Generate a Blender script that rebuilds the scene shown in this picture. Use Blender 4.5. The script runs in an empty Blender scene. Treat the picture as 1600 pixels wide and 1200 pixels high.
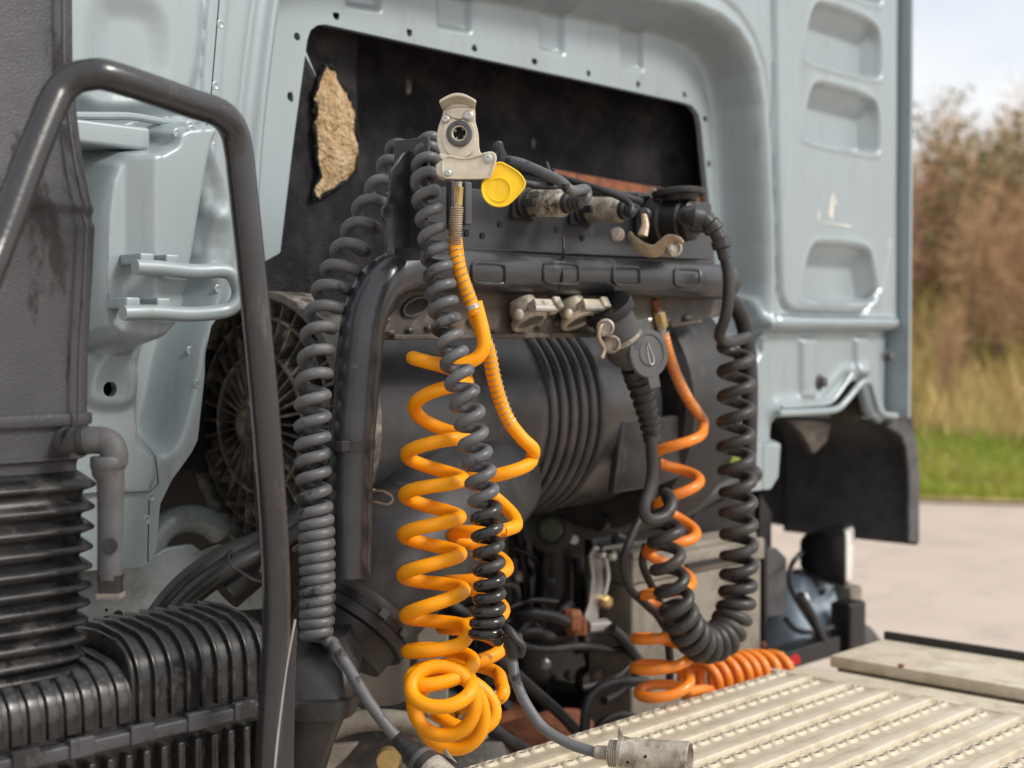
import bpy, math, random
import numpy as np
from mathutils import Vector, Matrix, noise as mnoise

random.seed(7)
rng = np.random.default_rng(7)
R = math.radians
S = bpy.context.scene
COL = S.collection

# ------------------------------------------------------------------ camera, sky, sun, exposure
F = 2200.0                      # focal length in photo pixels (photo 1600 x 1200)
YAW, PITCH = R(43.3), R(1.56)
CAMP = np.array([-1.893, -1.784, 1.65])
RIGHT = np.array([math.sin(YAW), -math.cos(YAW), 0.0])
_f0 = np.array([math.cos(YAW), math.sin(YAW), 0.0])
FWD = _f0 * math.cos(PITCH) + np.array([0, 0, -math.sin(PITCH)])
UP = np.cross(RIGHT, FWD)
cam_d = bpy.data.cameras.new('camera')
cam = bpy.data.objects.new('camera', cam_d)
COL.objects.link(cam)
cam_d.sensor_width = 36.0
cam_d.lens = F / 1600 * 36
cam_d.clip_start = 0.05
cam_d.clip_end = 2000
m = Matrix.Identity(4)
for i in range(3):
    m[i][0], m[i][1], m[i][2], m[i][3] = RIGHT[i], UP[i], -FWD[i], CAMP[i]
cam.matrix_world = m
cam_d.dof.use_dof = True
cam_d.dof.focus_distance = 1.86
cam_d.dof.aperture_fstop = 3.7
S.camera = cam

SUN_EL, SUN_AZ = R(40), R(-68)          # azimuth measured from +X towards +Y
sdir = Vector((math.cos(SUN_EL) * math.cos(SUN_AZ), math.cos(SUN_EL) * math.sin(SUN_AZ), math.sin(SUN_EL)))
W = bpy.data.worlds.new('World')
S.world = W
W.use_nodes = True
nt = W.node_tree
nt.nodes.clear()
def wn(t, **k):
    n = nt.nodes.new(t)
    for a, b in k.items(): setattr(n, a, b)
    return n
out = wn('ShaderNodeOutputWorld'); bg = wn('ShaderNodeBackground')
sky = wn('ShaderNodeTexSky', sky_type='NISHITA', sun_disc=False)
sky.sun_elevation = SUN_EL
sky.sun_rotation = math.atan2(sdir.x, sdir.y)
sky.air_density = 1.0; sky.dust_density = 2.0
tc = wn('ShaderNodeTexCoord')
mp = wn('ShaderNodeMapping'); mp.inputs['Scale'].default_value = (1.0, 1.0, 2.6)
nz = wn('ShaderNodeTexNoise'); nz.inputs['Scale'].default_value = 2.6; nz.inputs['Detail'].default_value = 6
rp = wn('ShaderNodeValToRGB'); rp.color_ramp.elements[0].position = .34; rp.color_ramp.elements[1].position = .60
rp.color_ramp.elements[0].color = (.50,)*3 + (1,); rp.color_ramp.elements[1].color = (.97,)*3 + (1,)
mx = wn('ShaderNodeMix', data_type='RGBA'); mx.inputs['B'].default_value = (6.0, 5.9, 5.75, 1)
nt.links.new(tc.outputs['Generated'], mp.inputs['Vector']); nt.links.new(mp.outputs[0], nz.inputs['Vector'])
nt.links.new(nz.outputs['Fac'], rp.inputs[0]); nt.links.new(rp.outputs[0], mx.inputs['Factor'])
nt.links.new(sky.outputs[0], mx.inputs['A']); nt.links.new(mx.outputs['Result'], bg.inputs['Color'])
nt.links.new(bg.outputs[0], out.inputs['Surface'])
bg.inputs['Strength'].default_value = 0.10
sun_d = bpy.data.lights.new('sun', 'SUN'); sun_d.energy = 1.5; sun_d.angle = R(14); sun_d.color = (1, .94, .86)
sun = bpy.data.objects.new('sun', sun_d); COL.objects.link(sun)
sun.rotation_euler = (-sdir).to_track_quat('-Z', 'Y').to_euler()
S.render.engine = 'CYCLES'
S.view_settings.view_transform = 'Standard'; S.view_settings.look = 'None'
S.view_settings.gamma = 1; S.view_settings.use_curve_mapping = False
S.view_settings.exposure = 0.90
S.cycles.use_denoising = True
S.cycles.max_bounces = 8

# ------------------------------------------------------------------ helpers
def ray(px, py):
    return RIGHT * ((px - 800) / F) - UP * ((py - 600) / F) + FWD
def P(px, py, d): return CAMP + ray(px, py) * d                       # a point d metres in front
def PY(px, py, y):
    r = ray(px, py); return CAMP + r * ((y - CAMP[1]) / r[1])
def PX(px, py, x):
    r = ray(px, py); return CAMP + r * ((x - CAMP[0]) / r[0])
def PZ(px, py, z):
    r = ray(px, py); return CAMP + r * ((z - CAMP[2]) / r[2])
def V(a): return np.array(a, float)
def unit(a):
    a = V(a); return a / (np.linalg.norm(a) + 1e-12)
EX, EY, EZ = V((1, 0, 0)), V((0, 1, 0)), V((0, 0, 1))

def spline(pts, n=12, closed=False):
    """Catmull-Rom through points of any dimension."""
    p = np.array(pts, float)
    if closed: p = np.vstack([p[-1], p, p[0], p[1]])
    else: p = np.vstack([2 * p[0] - p[1], p, 2 * p[-1] - p[-2]])
    o = []
    t = np.linspace(0, 1, n, endpoint=False)[:, None]
    for i in range(1, len(p) - 2):
        a, b, c, d = p[i - 1], p[i], p[i + 1], p[i + 2]
        o.append(.5 * (2 * b + (c - a) * t + (2 * a - 5 * b + 4 * c - d) * t ** 2 + (3 * b - a - 3 * c + d) * t ** 3))
    if not closed: o.append(p[-2][None])
    return np.vstack(o)

def chaikin(pts, n=2, closed=True):
    p = np.array(pts, float)
    for _ in range(n):
        if closed:
            q = np.roll(p, -1, 0)
            p = np.stack([.75 * p + .25 * q, .25 * p + .75 * q], 1).reshape(-1, p.shape[1])
        else:
            a, b = p[:-1], p[1:]
            mid = np.stack([.75 * a + .25 * b, .25 * a + .75 * b], 1).reshape(-1, p.shape[1])
            p = np.vstack([p[0], mid[1:-1], p[-1]])
    return p

def frames(p, n0=None):
    t = np.gradient(p, axis=0); t /= np.linalg.norm(t, axis=1)[:, None] + 1e-12
    n = V(n0) if n0 is not None else (EZ if abs(t[0][2]) < .9 else EX)
    N = np.zeros_like(p)
    for i in range(len(p)):
        n = n - t[i] * np.dot(n, t[i]); n = n / (np.linalg.norm(n) + 1e-12); N[i] = n
    return t, N, np.cross(t, N)

class MB:
    def __init__(s): s.v = []; s.f = []; s.n = 0
    def add(s, v, f):
        v = np.asarray(v, float).reshape(-1, 3); o = s.n
        s.v.append(v); s.f.extend([tuple(i + o for i in q) for q in f]); s.n += len(v); return s
    def sweep(s, p, r, seg=12, caps=True, closed=False, n0=None, ry=None):
        p = np.asarray(p, float); k = len(p); r = np.broadcast_to(np.asarray(r, float), (k,))
        ry = r if ry is None else np.broadcast_to(np.asarray(ry, float), (k,))
        t, N, B = frames(p, n0)
        a = np.linspace(0, 2 * math.pi, seg, endpoint=False)
        v = p[:, None] + r[:, None, None] * np.cos(a)[None, :, None] * N[:, None] + ry[:, None, None] * np.sin(a)[None, :, None] * B[:, None]
        f = []
        kk = k if closed else k - 1
        for i in range(kk):
            j = (i + 1) % k
            for q in range(seg):
                w = (q + 1) % seg
                f.append((i * seg + q, i * seg + w, j * seg + w, j * seg + q))
        if caps and not closed:
            f.append(tuple(range(seg - 1, -1, -1))); f.append(tuple((k - 1) * seg + q for q in range(seg)))
        return s.add(v, f)
    def cyl(s, a, b, r0, r1=None, seg=20):
        r1 = r0 if r1 is None else r1
        return s.sweep(np.array([a, b], float), [r0, r1], seg)
    def lathe(s, prof, o, ax, seg=32, a0=0.0, a1=2 * math.pi, n0=None, cap=True):
        """prof = [(radius, height along ax)...]"""
        ax = unit(ax); o = V(o)
        n = V(n0) if n0 is not None else (EZ if abs(ax[2]) < .9 else EX)
        n = unit(n - ax * n.dot(ax)); b = np.cross(ax, n)
        full = abs(a1 - a0 - 2 * math.pi) < 1e-6
        a = np.linspace(a0, a1, seg, endpoint=not full)
        ring = np.cos(a)[:, None] * n + np.sin(a)[:, None] * b
        v = np.vstack([o + ax * h + ring * r for r, h in prof])
        f = []; k = len(a)
        for i in range(len(prof) - 1):
            for q in range(k if full else k - 1):
                w = (q + 1) % k
                f.append((i * k + q, i * k + w, (i + 1) * k + w, (i + 1) * k + q))
        if full and cap:
            if prof[0][0] > 1e-6: f.append(tuple(range(k - 1, -1, -1)))
            if prof[-1][0] > 1e-6: f.append(tuple((len(prof) - 1) * k + q for q in range(k)))
        return s.add(v, f)
    def box(s, c, u, v, w):
        """centre and three half-extent vectors"""
        c, u, v, w = V(c), V(u), V(v), V(w)
        p = [c + a * u + b * v + d * w for a in (-1, 1) for b in (-1, 1) for d in (-1, 1)]
        return s.add(p, [(0, 1, 3, 2), (4, 6, 7, 5), (0, 4, 5, 1), (2, 3, 7, 6), (0, 2, 6, 4), (1, 5, 7, 3)])
    def prism(s, pts, d):
        """polygon of 3-D points pushed along the vector d"""
        p = np.array(pts, float); n = len(p); d = V(d)
        v = np.vstack([p, p + d])
        f = [tuple(range(n)), tuple(range(2 * n - 1, n - 1, -1))]
        f += [(i, i + n, (i + 1) % n + n, (i + 1) % n) for i in range(n)]
        return s.add(v, f)
    def ball(s, c, r, seg=12, scale=(1, 1, 1), basis=None):
        c = V(c); bs = np.eye(3) if basis is None else np.array(basis)
        k = seg // 2
        v = []; f = []
        for i in range(k + 1):
            th = math.pi * i / k
            for q in range(seg):
                ph = 2 * math.pi * q / seg
                l = V((math.sin(th) * math.cos(ph) * scale[0], math.sin(th) * math.sin(ph) * scale[1], math.cos(th) * scale[2])) * r
                v.append(c + l @ bs)
        for i in range(k):
            for q in range(seg):
                w = (q + 1) % seg
                f.append((i * seg + q, i * seg + w, (i + 1) * seg + w, (i + 1) * seg + q))
        return s.add(v, f)
    def build(s, name, mat, parent=None, smooth=35, bevel=0, sub=0, seg=2, fix=True):
        me = bpy.data.meshes.new(name)
        v = np.vstack(s.v)
        me.from_pydata(v.tolist(), [], s.f)
        if fix:
            import bmesh
            bm = bmesh.new(); bm.from_mesh(me); bmesh.ops.recalc_face_normals(bm, faces=bm.faces); bm.to_mesh(me); bm.free()
        return link(name, me, mat, parent, smooth, bevel, sub, seg)

def link(name, me, mat, parent=None, smooth=35, bevel=0, sub=0, seg=2):
    me.materials.append(mat)
    o = bpy.data.objects.new(name, me); COL.objects.link(o)
    if smooth:
        me.polygons.foreach_set('use_smooth', [True] * len(me.polygons))
        me.set_sharp_from_angle(angle=R(smooth))
    if bevel:
        b = o.modifiers.new('bevel', 'BEVEL'); b.width = bevel; b.segments = seg; b.limit_method = 'ANGLE'; b.angle_limit = R(30)
        b.harden_normals = False
        if smooth: me.set_sharp_from_angle(angle=R(180))
        w = o.modifiers.new('wn', 'WEIGHTED_NORMAL'); w.keep_sharp = True
    if parent is not None: adopt(o, parent)
    return o

def world_loc(o):
    l = Vector(o.location)
    while o.parent: o = o.parent; l = l + Vector(o.location)
    return l
def adopt(o, parent):
    """child made in world coordinates: shift its mesh into its parent's frame"""
    l = world_loc(parent)
    o.parent = parent
    o.location = Vector(o.location) - l if o.type == 'EMPTY' else -l

def thing(name, label, cat, loc=(0, 0, 0), group=None):
    o = bpy.data.objects.new(name, None); COL.objects.link(o); o.location = Vector([float(x) for x in loc])
    o.empty_display_size = .05
    return tag(o, label, cat, group)
def tag(o, label, cat, group=None):
    o['label'] = label; o['category'] = cat
    if group: o['group'] = group
    return o
def shift_copy(o, off, parent=None, group=None, label=None):
    """copy of an object with its children, moved by off"""
    c = o.copy(); COL.objects.link(c)
    if parent is not None: c.parent = parent
    c.location = Vector(o.location) + Vector([float(x) for x in off])
    if group: c['group'] = group
    if label: c['label'] = label
    for ch in list(o.children):
        shift_copy(ch, (0, 0, 0), c)
    return c

# ------------------------------------------------------------------ materials
MATS = {}
def mat(name, col, rough=.5, metal=0.0, col2=None, n=8, lo=.42, hi=.62, bump=0, bs=300, coat=0, dirt=None, dn=14, dlo=.55, dhi=.7,
        stretch=(1, 1, 1), rvar=.12, spec=.5, detail=6, fine=0.0, bd=.002, sheen=0, dstretch=None, emit=None):
    m = bpy.data.materials.new(name); m.use_nodes = True
    t = m.node_tree; b = t.nodes['Principled BSDF']
    def N(ty, **k):
        x = t.nodes.new(ty)
        for a, c in k.items(): setattr(x, a, c)
        return x
    L = t.links.new
    b.inputs['Metallic'].default_value = metal; b.inputs['Specular IOR Level'].default_value = spec
    b.inputs['Coat Weight'].default_value = coat; b.inputs['Coat Roughness'].default_value = .12
    if sheen: b.inputs['Sheen Weight'].default_value = sheen
    tc = N('ShaderNodeTexCoord'); mp = N('ShaderNodeMapping'); mp.inputs['Scale'].default_value = stretch
    L(tc.outputs['Object'], mp.inputs[0])
    nz = N('ShaderNodeTexNoise'); nz.inputs['Scale'].default_value = n; nz.inputs['Detail'].default_value = detail; nz.inputs['Roughness'].default_value = .62
    L(mp.outputs[0], nz.inputs['Vector'])
    c2 = col2 if col2 else tuple(c * .82 for c in col)
    mr = N('ShaderNodeMapRange'); mr.inputs['From Min'].default_value = lo; mr.inputs['From Max'].default_value = hi
    L(nz.outputs['Fac'], mr.inputs['Value'])
    mx = N('ShaderNodeMix', data_type='RGBA'); mx.inputs['A'].default_value = (*col, 1); mx.inputs['B'].default_value = (*c2, 1)
    L(mr.outputs[0], mx.inputs['Factor'])
    res = mx.outputs['Result']
    if fine:
        nf = N('ShaderNodeTexNoise'); nf.inputs['Scale'].default_value = 180; nf.inputs['Detail'].default_value = 3
        L(tc.outputs['Object'], nf.inputs['Vector'])
        m3 = N('ShaderNodeMix', data_type='RGBA', blend_type='OVERLAY'); m3.inputs['Factor'].default_value = fine
        L(res, m3.inputs['A']); L(nf.outputs['Fac'], m3.inputs['B']); res = m3.outputs['Result']
    rr = N('ShaderNodeMapRange'); rr.inputs['To Min'].default_value = max(.03, rough - rvar); rr.inputs['To Max'].default_value = min(1, rough + rvar)
    L(nz.outputs['Fac'], rr.inputs['Value']); rr.inputs['From Min'].default_value = .3; rr.inputs['From Max'].default_value = .7
    ro = rr.outputs[0]
    if dirt:
        mp2 = N('ShaderNodeMapping'); mp2.inputs['Scale'].default_value = dstretch or stretch; mp2.inputs['Location'].default_value = (3.1, 1.7, 5.3)
        L(tc.outputs['Object'], mp2.inputs[0])
        nd = N('ShaderNodeTexNoise'); nd.inputs['Scale'].default_value = dn; nd.inputs['Detail'].default_value = 8; nd.inputs['Roughness'].default_value = .68
        L(mp2.outputs[0], nd.inputs['Vector'])
        md = N('ShaderNodeMapRange'); md.inputs['From Min'].default_value = dlo; md.inputs['From Max'].default_value = dhi
        L(nd.outputs['Fac'], md.inputs['Value'])
        m2 = N('ShaderNodeMix', data_type='RGBA'); m2.inputs['B'].default_value = (*dirt, 1)
        L(md.outputs[0], m2.inputs['Factor']); L(res, m2.inputs['A']); res = m2.outputs['Result']
        m4 = N('ShaderNodeMix', data_type='FLOAT'); L(md.outputs[0], m4.inputs['Factor']); L(ro, m4.inputs['A']); m4.inputs['B'].default_value = .85
        ro = m4.outputs['Result']
        if metal:
            m5 = N('ShaderNodeMix', data_type='FLOAT'); L(md.outputs[0], m5.inputs['Factor']); m5.inputs['A'].default_value = metal; m5.inputs['B'].default_value = 0
            L(m5.outputs['Result'], b.inputs['Metallic'])
    L(res, b.inputs['Base Color']); L(ro, b.inputs['Roughness'])
    if bump:
        nb = N('ShaderNodeTexNoise'); nb.inputs['Scale'].default_value = bs; nb.inputs['Detail'].default_value = 4
        L(tc.outputs['Object'], nb.inputs['Vector'])
        bp = N('ShaderNodeBump'); bp.inputs['Strength'].default_value = bump; bp.inputs['Distance'].default_value = bd
        L(nb.outputs['Fac'], bp.inputs['Height']); L(bp.outputs[0], b.inputs['Normal'])
    if emit:
        b.inputs['Emission Color'].default_value = (*col, 1); b.inputs['Emission Strength'].default_value = emit
    MATS[name] = m
    return m

m_paint = mat('silver_green_paint', (.325, .385, .412), .40, .22, (.285, .335, .355), n=2.2, lo=.35, hi=.7, stretch=(3, 3, .6), coat=.15, dirt=(.19, .195, .18), dn=7, dlo=.55, dhi=.95, dstretch=(4, 4, .7), bump=.05, bs=90)
m_paint_dirty = mat('silver_green_paint_dirty', (.27, .315, .325), .45, .15, (.20, .235, .24), n=5, coat=.2, dirt=(.10, .095, .085), dn=13, dlo=.52, dhi=.72, bump=.1, bs=120)
m_blackgrain = mat('black_grained_plastic', (.052, .052, .060), .46, 0, (.032, .032, .037), n=5, dirt=(.018, .017, .017), dn=5, dlo=.57, dhi=.62, dstretch=(2, 2, .7), bump=.55, bs=420, bd=.0015)
m_blackgloss = mat('wet_black_plastic', (.011, .011, .013), .26, 0, (.022, .021, .021), n=10, dirt=(.060, .056, .052), dn=22, dlo=.52, dhi=.76, rvar=.14)
m_tubeblack = mat('black_powder_coat', (.026, .026, .030), .27, 0, (.017, .017, .020), n=9, coat=.35, dirt=(.11, .095, .08), dn=26, dlo=.62, dhi=.85, bump=.12, bs=250, dstretch=(1, 1, .35))
m_railblack = mat('black_rail_paint', (.032, .034, .041), .35, 0, (.016, .017, .020), n=7, coat=.3, dirt=(.16, .13, .10), dn=17, dlo=.60, dhi=.82, bump=.1, bs=160)
m_railmud = mat('muddy_black_steel', (.040, .036, .033), .6, 0, (.12, .095, .072), n=16, lo=.42, hi=.66, dirt=(.20, .17, .13), dn=40, dlo=.55, dhi=.72, bump=.4, bs=120)
m_coil = mat('grey_cable_jacket', (.088, .091, .099), .48, 0, (.118, .120, .127), n=20, dirt=(.022, .022, .023), dn=16, dlo=.56, dhi=.62, bump=.08, bs=400)
m_coilblack = mat('dusty_black_jacket', (.026, .024, .024), .46, 0, (.046, .041, .039), n=16, dirt=(.02, .02, .021), dn=20, dlo=.58, dhi=.7)
m_coilmid = mat('grey_black_jacket', (.088, .091, .099), .46, 0, (.125, .128, .135), n=20, dirt=(.022, .021, .02), dn=17, dlo=.55, dhi=.62, bump=.08, bs=400)
m_yellow = mat('yellow_orange_polyurethane', (.92, .355, .002), .42, 0, (.90, .33, .002), n=14, dirt=(.14, .075, .02), dn=36, dlo=.635, dhi=.76, spec=.35)
m_yellowgrease = mat('greasy_yellow_polyurethane', (.88, .33, .003), .42, 0, (.80, .28, .004), n=14, dirt=(.07, .042, .018), dn=30, dlo=.55, dhi=.66, spec=.35)
m_orange = mat('orange_polyurethane', (.86, .245, .018), .38, 0, (.76, .205, .02), n=12, dirt=(.22, .09, .03), dn=30, dlo=.64, dhi=.8, coat=.15)
m_cap = mat('yellow_rubber_cap', (.93, .60, .004), .42, 0, (.88, .55, .004), n=20)
m_cast = mat('cast_aluminium', (.62, .56, .45), .42, .45, (.50, .44, .34), n=26, dirt=(.30, .24, .15), dn=40, dlo=.60, dhi=.78, bump=.12, bs=260)
m_castdirty = mat('weathered_cast_metal', (.46, .42, .36), .6, .2, (.25, .22, .18), n=38, lo=.4, hi=.6, dirt=(.09, .075, .055), dn=50, dlo=.52, dhi=.66, bump=.5, bs=220)
m_corroded = mat('white_corroded_metal', (.56, .52, .47), .75, .1, (.22, .19, .15), n=42, lo=.42, hi=.58, dirt=(.05, .042, .028), dn=30, dlo=.47, dhi=.57, bump=.7, bs=200)
m_rubber = mat('black_rubber', (.016, .016, .018), .48, 0, (.030, .029, .029), n=18, dirt=(.085, .08, .074), dn=30, dlo=.6, dhi=.8)
m_rubbergrey = mat('grey_rubber', (.085, .086, .09), .6, 0, (.055, .055, .058), n=16, dirt=(.13, .12, .105), dn=30, dlo=.6, dhi=.8)
m_felt = mat('black_felt_lining', (.018, .018, .021), .95, 0, (.036, .034, .036), n=16, bump=.9, bs=190, dirt=(.075, .066, .062), dn=12, dlo=.56, dhi=.86, spec=.1, bd=.004)
m_foam = mat('torn_tan_insulation', (.50, .34, .18), .95, 0, (.64, .49, .32), n=34, bump=1, bs=170, stretch=(1, 1, .45), dirt=(.22, .125, .055), dn=34, dlo=.52, dhi=.68, spec=.1, bd=.012)
m_rust = mat('red_rust', (.25, .085, .036), .85, 0, (.15, .05, .025), n=26, bump=.5, bs=160, dirt=(.07, .04, .03), dn=30, dlo=.58, dhi=.7)
m_brass = mat('brass_fitting', (.58, .42, .17), .4, .7, (.42, .30, .13), n=30, dirt=(.20, .15, .08), dn=40, dlo=.58, dhi=.75)
m_steel = mat('galvanised_steel', (.55, .54, .52), .42, .7, (.42, .41, .39), n=24, dirt=(.22, .18, .13), dn=30, dlo=.58, dhi=.78)
m_spring = mat('spring_wire', (.52, .42, .30), .45, .6, (.34, .24, .15), n=40)
m_plate = mat('dusty_aluminium_plank', (.66, .595, .475), .52, .12, (.58, .515, .39), n=9, dirt=(.30, .24, .155), dn=13, dlo=.47, dhi=.76, bump=.12, bs=220)
m_platehole = mat('dark_hole', (.03, .026, .02), .9)
m_drum = mat('grey_drum_plastic', (.044, .044, .048), .31, 0, (.024, .023, .025), n=7, dirt=(.10, .078, .064), dn=9, dlo=.53, dhi=.76, bump=.1, bs=140, dstretch=(1.4, .6, .6))
m_bronze = mat('worn_bronze', (.40, .31, .22), .42, .4, (.27, .20, .14), n=24, dirt=(.12, .09, .065), dn=34, dlo=.58, dhi=.75)
m_fan = mat('oily_brown_black_plastic', (.065, .06, .055), .40, 0, (.13, .118, .10), n=16, lo=.45, hi=.62, dirt=(.40, .36, .30), dn=26, dlo=.50, dhi=.70, bump=.2, bs=110)
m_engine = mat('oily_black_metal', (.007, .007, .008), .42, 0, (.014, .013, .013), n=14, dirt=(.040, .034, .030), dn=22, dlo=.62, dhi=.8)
m_boxgrey = mat('pale_grey_casing', (.26, .235, .195), .6, 0, (.18, .16, .13), n=7, dirt=(.06, .05, .04), dn=11, dlo=.47, dhi=.8)
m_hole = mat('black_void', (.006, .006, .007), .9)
m_lens = mat('white_lamp_lens', (.82, .82, .78), .12, 0, (.76, .76, .72), n=30, coat=.6)
m_red = mat('red_plastic', (.75, .05, .045), .35)
m_blueish = mat('glossy_pale_plastic', (.34, .42, .50), .15, 0, (.28, .35, .42), n=6, coat=.8)
m_print = mat('dark_print', (.05, .05, .05), .8)
m_residue = mat('sticker_residue', (.60, .60, .55), .8)
m_water = bpy.data.materials.new('water_drop'); m_water.use_nodes = True
_b = m_water.node_tree.nodes['Principled BSDF']
_b.inputs['Transmission Weight'].default_value = 1; _b.inputs['Roughness'].default_value = .02; _b.inputs['IOR'].default_value = 1.33
m_blackwet = mat('wet_black_jacket', (.014, .014, .015), .22, 0, (.03, .029, .029), n=18, dirt=(.07, .066, .062), dn=26, dlo=.56, dhi=.72)
m_asphalt = mat('pale_dry_asphalt', (.50, .415, .35), .9, 0, (.46, .38, .325), n=.7, dirt=(.35, .295, .255), dn=2.5, dlo=.5, dhi=.75, bump=.3, bs=140)
m_earth = mat('grassy_bank_soil', (.33, .28, .085), .95, 0, (.42, .29, .14), n=.8, lo=.45, hi=.58, dirt=(.20, .12, .06), dn=1.6, dlo=.5, dhi=.62)
m_grass = mat('green_grass_blade', (.26, .38, .035), .7, 0, (.38, .40, .06), n=.9, lo=.4, hi=.6)
m_drygrass = mat('dry_grass_blade', (.58, .43, .18), .8, 0, (.40, .36, .10), n=1.1)
m_twig = mat('bare_brown_twig', (.54, .35, .19), .85, 0, (.46, .30, .17), n=3)
m_twigred = mat('reddish_bare_twig', (.54, .33, .18), .85, 0, (.46, .29, .17), n=3)
m_leafdull = mat('dull_green_leaf', (.12, .14, .045), .7, 0, (.18, .17, .06), n=3)
m_bark = mat('brown_bark', (.15, .11, .075), .9, 0, (.09, .065, .045), n=20)
# ------------------------------------------------------------------ truck cab rear wall (pressed sheet metal as height fields)
def sdf(pts, X, Z):
    """signed distance (negative inside) of grid points to a polygon in XZ"""
    p = np.array(pts, float); q = np.roll(p, -1, 0)
    d = np.full(X.shape, 1e9); ins = np.zeros(X.shape, bool)
    for (ax, az), (bx, bz) in zip(p, q):
        ex, ez = bx - ax, bz - az
        wx, wz = X - ax, Z - az
        t = np.clip((wx * ex + wz * ez) / (ex * ex + ez * ez + 1e-12), 0, 1)
        d = np.minimum(d, np.hypot(wx - ex * t, wz - ez * t))
        c = ((az > Z) != (bz > Z)) & (X < (bx - ax) * (Z - az) / (bz - az + 1e-12) + ax)
        ins ^= c
    return np.where(ins, -d, d)
def pline(pts, X, Z):
    p = np.array(pts, float); d = np.full(X.shape, 1e9)
    for (ax, az), (bx, bz) in zip(p[:-1], p[1:]):
        ex, ez = bx - ax, bz - az
        wx, wz = X - ax, Z - az
        t = np.clip((wx * ex + wz * ez) / (ex * ex + ez * ez + 1e-12), 0, 1)
        d = np.minimum(d, np.hypot(wx - ex * t, wz - ez * t))
    return d
def xz(pts, y=0.0):
    o = []
    for p in pts:
        w = PY(p[0], p[1], p[2] if len(p) > 2 else y); o.append((w[0], w[2]))
    return o
def rnd(pts, y=0.0, n=2): return chaikin(xz(pts, y), n)
def sstep(d, w): 
    t = np.clip(.5 - d / w, 0, 1); return t * t * (3 - 2 * t)

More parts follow.
